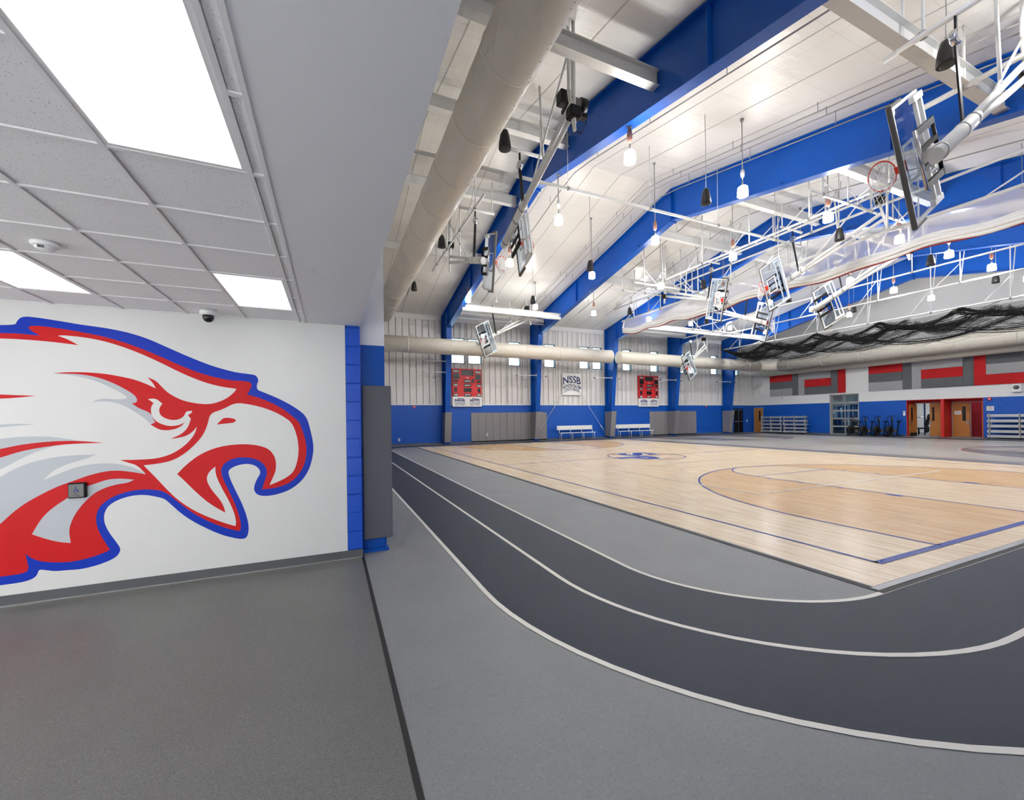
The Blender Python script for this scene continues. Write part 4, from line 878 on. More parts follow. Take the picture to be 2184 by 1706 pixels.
# ================================================================== BASKETBALL GOALS (folded up)
def goal(label, C, n, udir, alpha, mast_len, simple=False, strap=True, hang=True, mo=0.5):
    """ceiling-hung goal swung up: C board centre (world), n front direction, udir horizontal direction of the board's top, alpha its rise angle"""
    C = Vector(C); n = Vector(n); ud = Vector(udir)
    u = ud * math.cos(alpha) + Vector((0, 0, 1)) * math.sin(alpha); l = n.cross(u).normalized()
    def W(p):
        q = l * p[0] + u * p[1] + n * p[2]; return Vector((q.x, q.y, q.z * SZ))
    t = thing('basketball_goal', label, 'basketball goal', tuple(C), 'folded ceiling goals')
    def M(): return MB(W)
    # local axes: a = along the long edge, b = up the board, c = out of the face
    M().box((-0.9, -0.52, -0.006), (0.9, 0.52, 0.006)).build('backboard', 'board_glass', t)
    f = M()
    for p, q in (((-0.915, -0.535, -0.03), (0.915, -0.49, 0.025)), ((-0.915, 0.49, -0.03), (0.915, 0.535, 0.025)), ((-0.915, -0.49, -0.03), (-0.87, 0.49, 0.025)), ((0.87, -0.49, -0.03), (0.915, 0.49, 0.025))): f.box(p, q)
    f.build('board_frame', 'white_steel', t)
    pd = M().bev((-0.965, -0.585, -0.045), (0.965, -0.535, 0.045), 0.015)
    for s in (-1, 1): pd.bev((s * 0.915, -0.56, -0.045), (s * 0.965, -0.13, 0.045), 0.015)
    pd.build('edge_pad', 'goal_pad', t)
    tg = M()
    for p, q in (((-0.305, -0.36, 0.008), (0.305, -0.31, 0.012)), ((-0.305, 0.05, 0.008), (0.305, 0.1, 0.012)), ((-0.305, -0.31, 0.008), (-0.255, 0.05, 0.012)), ((0.255, -0.31, 0.008), (0.305, 0.05, 0.012))): tg.box(p, q)
    tg.build('target_square', 'bright_white', t)
    M().torus((0, -0.385, 0.38), (0, 1, 0), 0.229, 0.011, 32, 6).build('rim', 'rim_orange', t)
    M().bev((-0.09, -0.5, 0.006), (0.09, -0.33, 0.06), 0.01).box((-0.05, -0.41, 0.05), (0.05, -0.385, 0.17)).build('rim_bracket', 'rim_orange', t)
    # net hangs by gravity from the tilted ring
    g = Vector((l.dot(Vector((0, 0, -1))), u.dot(Vector((0, 0, -1))), n.dot(Vector((0, 0, -1)))))
    dr = (g + Vector((0, -0.55, 0))).normalized(); nt = M(); K = 12; LV = 5; c0 = Vector((0, -0.385, 0.38))
    def np_(k, lv):
        a = 2 * PI * (k + 0.5 * (lv % 2)) / K; r = 0.225 * (1 - 0.42 * (lv / (LV - 1)) ** 0.8)
        return c0 + Vector((r * math.cos(a), 0, r * math.sin(a))) + dr * (0.42 * lv / (LV - 1))
    for k in range(K):
        for lv in range(LV - 1):
            for dk in ((0, 1) if lv % 2 else (-1, 0)):
                nt.tube([np_(k, lv), np_((k + dk), lv + 1)], 0.0055 if not simple else 0.011, 4, False)
    nt.build('net', 'net_white', t)
    # back rails, black mounting frame, neck, mast
    for b in (0.18, 0.4): M().bar((-0.8, b, -0.09), (0.8, b, -0.09), 0.055, 0.05, (0, 1, 0)).build('back_rail', 'white_steel', t)
    for a in (-0.82, 0.82): M().bev((a - 0.05, 0.12, -0.115), (a + 0.05, 0.5, -0.03), 0.008).build('rail_plate', 'bright_white', t)
    for a in (-0.4, 0.4): M().bar((a, -0.5, -0.26), (a, 0.22, -0.26), 0.1, 0.06, (0, 0, 1)).build('mount_side', 'black', t)
    for b in (-0.5, 0.2): M().tube([(-0.45, b, -0.26), (0.45, b, -0.26)], 0.034, 8).build('mount_bar', 'chrome' if b < 0 else 'black', t)
    for a in (-0.14, 0.14): M().bar((a, -0.5, -0.27), (a, 0.22, -0.27), 0.07, 0.05, (0, 0, 1)).build('mount_slide', 'black', t)
    for a in (-0.3, 0.3): M().bar((a, 0.2, -0.26), (a * 1.2, 0.3, -0.09), 0.04, 0.04).build('mount_link', 'chrome', t)
    M().bev((-0.09, -0.3, -mo), (0.09, -0.1, -0.2), 0.01).build('neck', 'white_steel', t)
    M().lathe([(0.115, 0), (0.115, 1.75), (0.085, 1.9)], (0, -0.62, -mo), 24, (0, 1, 0)).build('mast_sleeve', 'white_steel', t)
    for b in (-0.42, 0.55, 1.05): M().lathe([(0.122, -0.025), (0.127, 0), (0.122, 0.025)], (0, b, -mo), 24, (0, 1, 0)).build('mast_collar', 'conduit_grey', t)
    for a in (-0.075, 0.075): M().tube([(a * 0.6, 1.1, -mo), (a * 1.6, mast_len, -mo)], 0.062, 10).build('mast_tube', 'white_steel', t)
    M().tube([(-0.5, mast_len, -mo), (0.5, mast_len, -mo)], 0.05, 10).build('pivot_pipe', 'white_steel', t)
    piv = W((0, mast_len, -mo)); rz = roofz(C.y + piv.y) - C.z
    mid = W((0, mast_len * 0.62, -mo))
    up0 = W((0, mast_len - 2.2, -mo)); 
    M2 = MB()
    if hang:
        for a in (-0.45, 0.45):
            e = W((a, mast_len, -mo)); MB().tube([e, (e.x, e.y, rz)], 0.045, 8).build('hanger_post', 'white_steel', t)
        MB().tube([mid, (mid.x - ud.x * 0.2, mid.y - ud.y * 0.2, rz - 0.3)], 0.035, 8).build('fold_brace', 'white_steel', t)
        e = W((0.3, mast_len, -mo)); MB().tube([(e.x, e.y, rz * 0.9), W((0.05, 1.5, -mo))], 0.03, 8).build('fold_brace', 'white_steel', t)
    if strap:
        s0 = W((0, 0.95, -mo + 0.1)); s1 = Vector((s0.x - ud.x * 0.25, s0.y - ud.y * 0.25, s0.z + 1.5))
        MB().bar(s0, s1, 0.10, 0.03, (0, 1, 0)).build('lift_strap', 'black', t)
        MB().lathe([(0.12, -0.07), (0.15, -0.03), (0.15, 0.03), (0.12, 0.07)], s1 + Vector((0, 0, 0.16)), 16, tuple(n)).build('strap_reel', 'chrome', t)
        MB().bar(s1 + Vector((0, 0, 0.28)), s1 + Vector((0, 0, 0.62)), 0.06, 0.03, (0, 1, 0)).build('reel_hook', 'black', t)
        p = s1 + Vector((0, 0, 0.62)); MB().tube([p - n * 0.7, p + n * 0.9], 0.06, 10).build('reel_pipe', 'white_steel', t)
        MB().tube([p + n * 0.8, (p.x + n.x * 0.8, p.y + n.y * 0.8, rz)], 0.03, 6).build('reel_hanger', 'white_steel', t)
        mo_ = W((0.35, mast_len, -mo)); MB().bev(mo_ + Vector((-0.16, -0.14, 0.12)), mo_ + Vector((0.16, 0.14, 0.42)), 0.03).build('winch_motor', 'black', t)
    return t
X1 = (1, 0, 0); A16 = math.radians(16); A25 = math.radians(27)
goal('large folded goal at the top right, orange rim hanging left of it', (10.62, 4.2, 6.98), (0, 1, 0), X1, math.radians(29), 4.1)
goal('folded goal in front of the far windows by the left scoreboard', (10.3, 27.6, 7.66), (0, -1, 0), X1, math.radians(23), 3.9, True)
goal('folded goal in front of the far windows by the right scoreboard', (29.85, 27.6, 6.5), (0, -1, 0), X1, math.radians(31), 3.0, True)
goal('folded goal seen edge-on beside the lower end of the round duct', (6.3, 16.4, 8.62), X1, (0, 1, 0), A16, 4.6, True)
goal('folded goal under the round duct with long arms rising to the near beam', (6.3, 13.1, 8.42), X1, (0, -1, 0), A16, 4.2, True)
goal('folded goal facing left in front of the curtain, arm reaching left', (20.5, 16.95, 8.65), (-1, 0, 0), (0, 1, 0), A16, 4.6, True)
goal('folded goal facing left whose arm rises toward the big goal', (20.5, 13.55, 8.55), (-1, 0, 0), (0, -1, 0), A16, 4.4, True)
goal('folded goal behind the curtain, rim and net to its right', (25.6, 17.8, 8.0), X1, (0, 1, 0), math.radians(20), 3.8, True)
goal('folded goal beyond the curtain, partly hidden by its red hem', (25.6, 13.9, 8.1), X1, (0, -1, 0), math.radians(20), 3.8, True)
t = pipe_run('hung_pipe', 'white pipe carrying the strap of the big near goal', (11.35, 5.0, 9.78), (11.35, 1.0, 9.78), 0.065, 1.9)
pipe_run('hung_pipe', 'white pipe holding the arm of the big near goal', (13.9, 5.3, 9.7), (13.9, 1.0, 9.7), 0.065, 1.9)
# winch motor on the near beam
t = thing('winch_motor', 'black winch motor hanging below the near white beam', 'winch', (6.1, 9.5, 10.35))
MB().lathe([(0.16, -0.2), (0.17, 0.0), (0.16, 0.2)], (0.05, 0, 0.1), 18, (1, 0, 0)).build('motor_body', 'goal_pad', t)
MB().bev((-0.42, -0.14, -0.02), (-0.16, 0.14, 0.32), 0.02).build('control_box', 'black', t); MB().bev((-0.3, -0.1, -0.22), (0.45, 0.1, -0.1), 0.02).build('mount_plate', 'black', t)
MB().lathe([(0.19, -0.1), (0.19, 0.1)], (0.32, 0, 0.12), 16, (1, 0, 0)).build('gear_case', 'black', t)
MB().tube([(0.0, 0, 0.2), (0.0, 0, roofz(9.5) - 10.35)], 0.03, 6).build('hanger', 'white_steel', t)
MB().tube([(-0.2, 0, -0.2), (-0.05, 0.05, -0.45), (0.3, 0.05, -0.6), (0.45, 0, -0.3), (0.42, 0, -0.1)], 0.015, 5).build('cable', 'black', t)

# ================================================================== PENDANT LIGHTS
LX = [8.3, 13.2, 18.1, 23.35, 27.9, 32.6, 37.3]; LY = [9.8, 14.0, 18.8, 25.6, 2.6]; LZ = 9.72  # last row stays out of view, added to light the near side
lamp0 = {}
def make_lamp(top, brown):
    key = (round(top, 2), brown)
    t = thing('pendant_light', '', 'pendant light', (0, 0, 0))
    if key in lamp0:
        for ch in lamp0[key].children:
            c = ch.copy(); COL.objects.link(c); c.parent = t
        return t
    MB().lathe([(0.135, 0.15), (0.155, 0.125), (0.166, 0.0), (0.175, -0.13), (0.168, -0.165)], (0, 0, 0), 14).build('shade', 'lamp_side', t)
    MB().lathe([(0.17, -0.162), (0.1, -0.175), (0.0, -0.175)], (0, 0, 0), 14).build('lens', 'lamp_glow', t)
    MB().lathe([(0.04, 0.158), (0.138, 0.148)], (0, 0, 0), 14).build('shade_top', 'lamp_top', t)
    MB().lathe([(0.173, -0.006), (0.173, 0.006)], (0, 0, 0), 24).build('shade_ring', 'bright_white', t)
    MB().lathe([(0.05, 0.155), (0.05, 0.22), (0.025, 0.26), (0.018, 0.4)], (0, 0, 0), 16).build('socket_cap', 'conduit_grey', t)
    MB().lathe([(0.02, -0.22), (0.075, -0.14), (0.085, 0.03), (0.06, 0.18), (0.02, 0.24)] if brown else [(0.05, -0.12), (0.07, 0.0), (0.05, 0.12)], (0, 0, 0.62), 12).build('driver', 'driver_brown' if brown else 'bright_white', t)
    MB().tube([(0, 0, 0.38), (0, 0, top)], 0.018, 6).build('stem', 'conduit_grey', t)
    MB().lathe([(0.06, top - 0.06), (0.06, top)], (0, 0, 0), 10).build('canopy', 'conduit_grey', t)
    lamp0[key] = t
    return t
LYN = ['nearest in view', 'second nearest', 'second farthest', 'farthest', 'added fill, unseen near end']
LXN = ['under the first blue frame', 'between the first two blue frames', 'just right of the second blue frame', 'beside the divider curtain', 'between the third and fourth blue frames', 'just right of the fourth blue frame', 'just left of the fifth blue frame']
for i, x in enumerate(LX):
    for j, y in enumerate(LY):
        top = (rafbot(y) if i == 0 else roofz(y) - 0.02) - LZ
        t = make_lamp(top, (i + j) % 3 != 1); t.location = (x, y, LZ)
        t['label'] = 'white pendant %s, %s of row' % (LXN[i], LYN[j]); t['group'] = 'gym pendant lights'

# ================================================================== HANGING SPEAKERS
SX = [4.42, 11.95, 19.7, 27.3, 34.6]; SY = [4.2, 10.25, 17.15, 23.5]; SPZ = 9.5
sp0 = {}
for i, x in enumerate(SX):
    for j, y in enumerate(SY):
        if (i, j) in ((0, 0), (2, 0), (3, 0), (4, 0)): continue
        top = roofz(y) - SPZ
        t = thing('hanging_speaker', 'black hanging speaker, %s row from the left, %s from the near side' % (ORD[i], ORD[j]), 'speaker', (x, y, SPZ), 'hanging speakers')
        if j in sp0:
            for ch in sp0[j].children:
                c = ch.copy(); COL.objects.link(c); c.parent = t
            continue
        sp0[j] = t
        MB().lathe([(0.0, 0.27), (0.06, 0.265), (0.095, 0.24), (0.125, 0.12), (0.155, -0.06), (0.17, -0.2), (0.165, -0.25), (0.145, -0.255)], (0, 0, 0), 24).build('cabinet', 'speaker_black', t)
        MB().lathe([(0.145, -0.25), (0.08, -0.262), (0.0, -0.265)], (0, 0, 0), 24).build('grille', 'speaker_grille', t)
        MB().torus((0, 0, 0.31), (0, 1, 0), 0.04, 0.007, 14, 5).build('eye_bolt', 'conduit_grey', t)
        MB().tube([(0, 0, 0.34), (0.02, 0, top * 0.6), (0, 0, top)], 0.01, 5).build('cable', 'conduit_grey', t)

# ================================================================== DIVIDER CURTAIN (rolled up) AND BATTING NET
cur = thing('divider_curtain', 'white divider curtain folded up under the roof with a red hem', 'curtain', (22.5, 0, 0))
def hem(y): return 8.66 + 0.09 * math.sin(y * 0.9) + 0.05 * math.sin(y * 2.3 + 1) + 0.25 * max(0, (y - 23) / 5)
CY = [27.5 - 26.0 * i / 80 for i in range(81)]
vs = []; fs = []; nk = 5
for y in CY:
    for k in range(nk):
        f = k / (nk - 1); z = 9.9 + (hem(y) + 0.38 - 9.9) * f; vs.append((-0.10 * math.sin(f * 2.6) - 0.03 * math.sin(y * 2.0 + f * 4), y, z))
for i in range(80):
    for k in range(nk - 1): a = i * nk + k; fs.append((a, a + 1, a + nk + 1, a + nk))
tag(MB().add(vs, fs, True).build('mesh_panel', 'mesh_curtain', cur, fix=False), 'see-through upper mesh of the curtain')
for k, (dz, dx, rr) in enumerate(((0.05, -0.06, 0.09), (0.17, -0.14, 0.085), (0.28, -0.10, 0.075), (0.37, -0.12, 0.06), (0.12, 0.08, 0.09), (0.26, 0.08, 0.09))):
    MB().tube([(dx + 0.02 * math.sin(y * 1.7 + k), y, hem(y) + dz + 0.02 * math.sin(y * 2.6 + k * 2)) for y in CY], rr, 10).build('fabric_fold', 'curtain_white', cur)
MB().tube([(-0.07, y, hem(y) - 0.05 + 0.02 * math.sin(y * 2.1)) for y in CY], 0.032, 8).build('red_hem', 'hem_red', cur)
MB().tube([(-0.02, 27.5, 9.9), (-0.1, 27.6, 9.4), (-0.05, 27.65, 8.95)], 0.05, 8).build('end_fold', 'curtain_white', cur)
for y in (26, 22, 18, 14, 10, 6, 3): MB().tube([(-0.02, y, 8.9), (-0.02, y, roofz(y))], 0.01, 5).build('lift_cord', 'conduit_grey', cur)

net = thing('batting_net', 'black batting cage net gathered in swags under a white pipe', 'net', (36.0, 0, 0))
rs = random.Random(3)
sw = 4.2
anch = [28.9 - sw * i for i in range(7)]
def swag(y0, y1, z0, z1, sag, xo, n=18):
    return [(xo + 0.12 * math.sin(PI * f), y0 + (y1 - y0) * f, z0 + (z1 - z0) * f - sag * 4 * f * (1 - f)) for f in [i / n for i in range(n + 1)]]
bund = [MB() for _ in range(4)]
for i in range(len(anch) - 1):
    a, b = anch[i], anch[i + 1]
    for grp, (oa, ob, sag, wdt, dens) in enumerate(((0.0, 0.0, 0.75, 0.34, 34), (0.2, -1.6, 1.05, 0.36, 30), (-1.9, -0.3, 1.25, 0.34, 26), (1.5, -2.4, 1.55, 0.30, 20))):
        for q in range(dens):
            e = rs.gauss(0, 1) * wdt * 0.45; e2 = rs.gauss(0, 1) * wdt * 0.45
            y0 = min(29.0, a + oa + rs.gauss(0, 0.12)); y1 = max(0.3, b + ob + rs.gauss(0, 0.12))
            zz0 = 8.42 - (0.0 if grp == 0 else 0.25 * grp) + e * (0.25 if grp == 0 else 0.8); zz1 = 8.42 - (0.0 if grp == 0 else 0.28 * grp) + e2 * (0.25 if grp == 0 else 0.8)
            if y0 > 28.0: zz0 = 8.45
            bund[grp].tube(swag(y0, y1, zz0, zz1, sag * (0.55 if grp else 0.85) + rs.gauss(0, 0.07), rs.gauss(0, 0.16), 14), rs.choice((0.006, 0.008, 0.011, 0.016)), 4, False)
for grp, mb in enumerate(bund):
    o = mb.build('net_swag', 'net_black', net, fix=False); o['kind'] = 'stuff'
for i in range(len(anch) - 1):
    for (oa, ob, z0, s0, s1) in ((0.0, 0.0, 8.44, 0.15, 0.62), (-1.9, -0.4, 8.1, 0.35, 0.95), (1.2, -2.0, 7.9, 0.4, 0.9)):
        a = min(28.9, anch[i] + oa); b = max(0.3, anch[i + 1] + ob)
        A = swag(a, b, z0, z0, s0, 0.06, 14); B = swag(a, b, z0 - 0.12, z0 - 0.12, s1, -0.05, 14); n_ = len(A)
        MB().add(A + B, [(q, q + 1, q + 1 + n_, q + n_) for q in range(n_ - 1)], True).build('net_drape', 'net_veil', net, fix=False)
# fine mesh hanging between the swags
fm = MB()
for i in range(300):
    y0 = 28.5 - 25.0 * rs.random(); L_ = 0.6 + 2.2 * rs.random(); z0 = 8.3 - 1.3 * rs.random()
    fm.tube(swag(y0, y0 - L_, z0, z0 - 0.5 + rs.random() * 0.8, 0.25 + 0.3 * rs.random(), rs.gauss(0, 0.2), 6), 0.006, 3, False)
o = fm.build('loose_mesh', 'net_black', net, fix=False); o['kind'] = 'stuff'

# ================================================================== FAR WALL ITEMS
def scoreboard(x0, label):
    t = thing('scoreboard', label, 'scoreboard', (x0, YF, 3.0), 'wall scoreboards'); Wd = 2.5; y = -0.2
    MB().bev((0, y, 0.72), (Wd, -0.005, 2.98), 0.02).build('housing', 'score_red', t)
    MB().bev((0.02, y - 0.01, -0.08), (Wd, -0.005, 0.74), 0.02).build('sponsor_panel', 'bright_white', t)
    def pan(px, py, pw, ph, s=None, name='digit_window'):
        # pixel layout of the close-up: 235..1195 wide, 250..1195 tall
        xa = (px - 235) / 960 * Wd; za = 2.98 - (py - 250) / 945 * 2.26; xb = xa + pw / 960 * Wd; zb = za - ph / 945 * 2.26
        o = MB().bev((xa, y - 0.012, zb), (xb, y + 0.002, za), 0.004).build(name, 'digit_black', t)
        if s:
            vs, fs = text_mesh(s, (za - zb) * 0.62, (xb - xa) * 0.78, bold=0.03)
            MB().add([((xa + xb) / 2 + p, y - 0.0135, zb + (za - zb) * 0.2 + q) for p, q in vs], fs).build('lettering', 'bright_white', o, fix=False)
    pan(270, 285, 205, 95, 'Home', 'caption'); pan(975, 305, 205, 95, 'Guests', 'caption'); pan(530, 290, 395, 185)
    pan(268, 405, 208, 195); pan(978, 435, 195, 180); pan(265, 630, 165, 70); pan(1025, 645, 150, 65); pan(875, 585, 65, 140)
    pan(615, 615, 225, 110, 'period', 'caption'); pan(615, 760, 225, 95, 'player', 'caption'); pan(265, 745, 155, 105, 'fouls', 'caption'); pan(1025, 765, 150, 100, 'fouls', 'caption')
    pan(295, 890, 100, 145); pan(605, 900, 245, 135); pan(1050, 905, 95, 140); pan(265, 1080, 155, 105, 'won', 'caption'); pan(615, 1085, 220, 100, 'game', 'caption'); pan(1020, 1085, 155, 100, 'won', 'caption')
    MB().box((Wd * 0.47, y - 0.006, 2.24), (Wd * 0.56, y, 2.29)).build('maker_badge', 'bright_white', t)
    for cx, rows in ((0.62, ('NSSB', 'NORTH SALEM', 'STATE BANK')), (1.88, ('NSWS', 'NORTH SALEM', 'WEALTH STRATEGIES'))):
        for s, z, h, wd in ((rows[0], 0.33, 0.26, 0.84), (rows[1], 0.17, 0.11, 0.84), (rows[2], 0.04, 0.10, 0.76)):
            vs, fs = text_mesh(s, h, wd, arch=0.09, bold=0.04 if h > 0.2 else 0.02)
            MB().add([(cx + p, y - 0.014, z + q - 0.06) for p, q in vs], fs).build('lettering', 'navy_ink', t, fix=False)
scoreboard(8.88, 'red scoreboard on the far wall, left one under a pair of windows')
scoreboard(27.65, 'red scoreboard on the far wall, right one near the curtain end')
t = thing('sponsor_banner', 'square white sponsor sign reading NSSB between the two scoreboards', 'sign', (20.04, YF, 3.95))
MB().bev((-1.0, -0.16, 0), (1.0, -0.1, 1.98), 0.015).build('sign_board', 'bright_white', t)
for x in (-0.8, 0.8): MB().box((x - 0.03, -0.1, 0.3), (x + 0.03, 0.0, 0.4)).build('bracket', 'conduit_grey', t)
for s, z, h, wd, ar in (('NSSB', 0.98, 0.66, 1.86, 0.18), ('NORTH SALEM', 0.55, 0.32, 1.86, 0.2), ('STATE BANK', 0.26, 0.28, 1.66, 0.2)):
    vs, fs = text_mesh(s, h, wd, arch=ar, bold=0.02)
    MB().add([(p, -0.163, z + q - 0.05) for p, q in vs], fs).build('lettering', 'navy_ink', t, fix=False)
def padrow(x0, x1, n, label):
    t = thing('wall_pads', label, 'safety pad', (x0, YF, 0.11), 'wall pads'); wd = (x1 - x0) / n; src = None
    for i in range(n):
        if src is None: src = MB().bev((0.004, -0.07, 0), (wd - 0.004, -0.005, 2.33), 0.015).build('pad', 'pad_grey', t)
        else: piece(src, 'pad', t, (wd * i, 0, 0))
    MB().box((0, -0.05, -0.1), (x1 - x0, -0.005, -0.002)).build('painted_shade_strip', 'joint_black', t)  # solid black strip stands in for the shade below the pads
    return t
pr = padrow(10.46, 17.47, 11, 'row of grey wall pads under the left scoreboard, behind the second column')
MB().bev((1.3, -0.085, 0.38), (1.44, -0.068, 0.62), 0.005).build('outlet_plate', 'bright_white', pr); MB().box((1.345, -0.088, 0.42), (1.395, -0.084, 0.58)).build('outlet', 'black', pr)
padrow(29.11, 35.42, 10, 'row of grey wall pads under the right scoreboard')
def bench(x0, x1, label):
    t = thing('team_bench', label, 'bench', (x0, 31.0, 0), 'team benches'); Lg = x1 - x0
    MB().bev((0, 0.0, 0.56), (Lg, 0.3, 0.62), 0.015).build('seat', 'bright_white', t)
    MB().bev((-0.15, 0.36, 0.85), (Lg - 0.15, 0.41, 1.22), 0.015).build('backrest', 'bright_white', t)
    for i in range(4):
        x = 0.12 + (Lg - 0.24) * i / 3
        MB().tube([(x, 0.04, 0.0), (x - 0.03, 0.05, 0.56)], 0.03, 8).build('leg', 'aluminium', t)
        MB().tube([(x - 0.0, 0.3, 0.0), (x - 0.08, 0.38, 1.15)], 0.03, 8).build('leg', 'aluminium', t)
        MB().bar((x - 0.02, 0.0, 0.02), (x - 0.02, 0.38, 0.02), 0.06, 0.03).build('foot', 'aluminium', t)
bench(18.3, 22.0, 'white aluminium team bench below the NSSB sign')
bench(23.9 + 0.75, 28.75, 'white aluminium team bench left of the right wall pads')
# rod bracing in the bay of the NSSB sign, wall arms on columns
for s, p, q, lb in ((0, (16.36, 31.75, 0.5), (22.6, 31.75, 8.9), 'thin white bracing rod rising to the right beside the NSSB sign'), (1, (23.45, 31.72, 0.6), (17.4, 31.72, 8.9), 'thin white bracing rod rising to the left beside the NSSB sign')):
    t = thing('bracing_rod', lb, 'bracing rod', p, 'bracing rods'); v = Vector(q) - Vector(p)
    MB().tube([(0, 0, 0), v], 0.022, 6).build('rod', 'bright_white', t); MB().tube([v * 0.02, v * 0.07], 0.04, 8).build('turnbuckle', 'bright_white', t)
AN = 0
for fx in FRAMES:
    for sd in (-1, 1):
        zz = [5.55]
        if fx == FRAMES[0]:
            if sd > 0: continue
            zz = [5.55, 6.4]
        for z in zz:
            t = thing('stub_beam', 'short white steel stub reaching %s from the %s blue column%s' % ('left' if sd < 0 else 'right', ORD[FRAMES.index(fx)], ', upper one' if z > 6 else (', lower one' if len(zz) > 1 else '')), 'bracket', (fx + sd * 0.05, 30.95, z), 'column arms')
            Lg = 1.75 if sd < 0 else 0.9
            MB().bar((0, 0, 0), (sd * Lg, 0.3, -0.02), 0.06, 0.06).build('arm', 'white_steel', t); MB().box((sd * Lg - 0.07, 0.22, -0.09), (sd * Lg + 0.07, 0.38, 0.03)).build('end_fitting', 'conduit_grey', t)
            MB().box((-0.1, -0.05, -0.1), (0.1, 0.05, 0.1)).build('clamp', 'white_steel', t)
for x, y, z, s, lb in ((5.9, YF - 0.02, 2.92, 0, 'red strobe alarm on the left part of the far wall'), (36.9, YF - 0.02, 2.95, 0, 'red strobe alarm right of the right wall pads'), (XR - 0.02, 13.5, 2.9, 1, 'red strobe alarm right of the red recess')):
    t = thing('fire_strobe', lb, 'alarm', (x, y, z), 'fire strobes')
    if s: MB().bev((-0.05, -0.1, -0.1), (0.02, 0.1, 0.1), 0.01).build('housing', 'score_red', t); MB().bev((-0.07, -0.07, -0.03), (-0.045, 0.07, 0.03), 0.01).build('lens', 'bright_white', t)
    else: MB().bev((-0.1, -0.05, -0.1), (0.1, 0.02, 0.1), 0.01).build('housing', 'score_red', t); MB().bev((-0.07, -0.07, -0.03), (0.07, -0.045, 0.03), 0.01).build('lens', 'bright_white', t)
for x, z, lb in ((4.75, 0.42, 'white outlet cover low on the blue wall left of the first column'), (43.3, 1.3, 'white switch plate beside the black exit door')):
    t = thing('wall_plate', lb, 'outlet', (x, YF, z), 'wall plates'); MB().bev((-0.07, -0.02, -0.11), (0.07, -0.002, 0.11), 0.005).build('plate', 'bright_white', t); MB().box((-0.02, -0.024, -0.04), (0.02, -0.019, 0.04)).build('socket', 'grey_frame', t)

# ================================================================== RIGHT WALL ITEMS
ZR = [6.21, 5.46, 4.70, 3.94]
def felt(t, y1, y0, z1, z0, c):
    nm = {'r': ('felt_red', 'red felt panel'), 'd': ('felt_dark', 'dark grey felt panel'), 'l': ('felt_light', 'pale grey felt panel')}[c]
    o = MB().bev((-0.06, y0 - t.location.y + 0.003, z0 - t.location.z + 0.003), (-0.004, y1 - t.location.y - 0.003, z1 - t.location.z - 0.003), 0.008).build('panel', nm[0], t); o['label'] = nm[1]
def three(t, ya, yb, cs):
    for i, c in enumerate(cs): felt(t, ya, yb, ZR[i], ZR[i + 1], c)
t = thing('acoustic_panels', 'group of red and grey acoustic panels left of the glazed door, by the corner', 'acoustic panel', (XR, 26.3, 3.94), 'acoustic panel groups')
three(t, 29.94, 27.54, 'rdl'); felt(t, 27.54, 26.94, 6.21, 3.94, 'd'); felt(t, 26.94, 26.33, 6.21, 3.94, 'l'); three(t, 26.33, 23.91, 'lrd'); felt(t, 23.91, 23.32, 6.21, 3.94, 'd'); felt(t, 23.32, 22.69, 6.21, 3.94, 'r')
t = thing('acoustic_panels', 'long group of red and grey acoustic panels above the bikes and red recess', 'acoustic panel', (XR, 16.0, 3.94), 'acoustic panel groups')
three(t, 20.88, 18.48, 'rdl'); felt(t, 18.48, 17.89, 6.21, 3.94, 'd'); felt(t, 17.89, 17.29, 6.21, 3.94, 'l'); three(t, 17.29, 14.87, 'lrd'); felt(t, 14.87, 14.28, 6.21, 3.94, 'd'); felt(t, 14.28, 13.66, 6.21, 3.94, 'r'); three(t, 13.66, 11.25, 'dlr'); felt(t, 11.25, 10.65, 6.21, 3.94, 'd')
# tip-and-roll bleachers, folded upright
def bleacher(y1, y0, label, nf, x=43.4):
    Lg = y1 - y0; t = thing('folded_bleacher', label, 'bleacher', (x, y0, 0), 'folded bleachers')
    zs = [0.2, 0.55, 0.93, 1.3, 1.68]
    for i, z in enumerate(zs):
        MB().bev((0.02, 0.0, z - 0.1), (0.1, Lg, z + 0.1), 0.012).build('seat_plank', 'aluminium', t)
        MB().bev((0.16 + 0.05 * (i % 2), 0.06, z - 0.03), (0.48, Lg - 0.06, z + 0.03), 0.012).build('foot_plank', 'aluminium', t)
    for k in range(nf):
        y = 0.12 + (Lg - 0.24) * k / (nf - 1)
        MB().bev((-0.06, y - 0.03, 0.1), (0.02, y + 0.03, 1.85), 0.008).build('upright', 'grey_frame', t)
        MB().bar((0.0, y, 0.12), (0.45, y, 1.5), 0.05, 0.05).build('diagonal_strut', 'grey_frame', t)
        for z in (0.16, 1.05): MB().lathe([(0.06, -0.02), (0.06, 0.02)], (-0.08, y, z), 12, (0, 1, 0)).build('caster', 'bright_white', t)
        MB().lathe([(0.05, -0.02), (0.05, 0.02)], (-0.03, y, 0.05), 12, (0, 1, 0)).build('caster', 'black', t)
bleacher(30.45, 28.15, 'folded aluminium bleacher in front of the corner oak door', 3)
bleacher(28.0, 25.7, 'folded aluminium bleacher right beside the corner one', 3)
bleacher(13.45, 8.9, 'folded aluminium bleacher at the right picture edge', 4, 43.6)
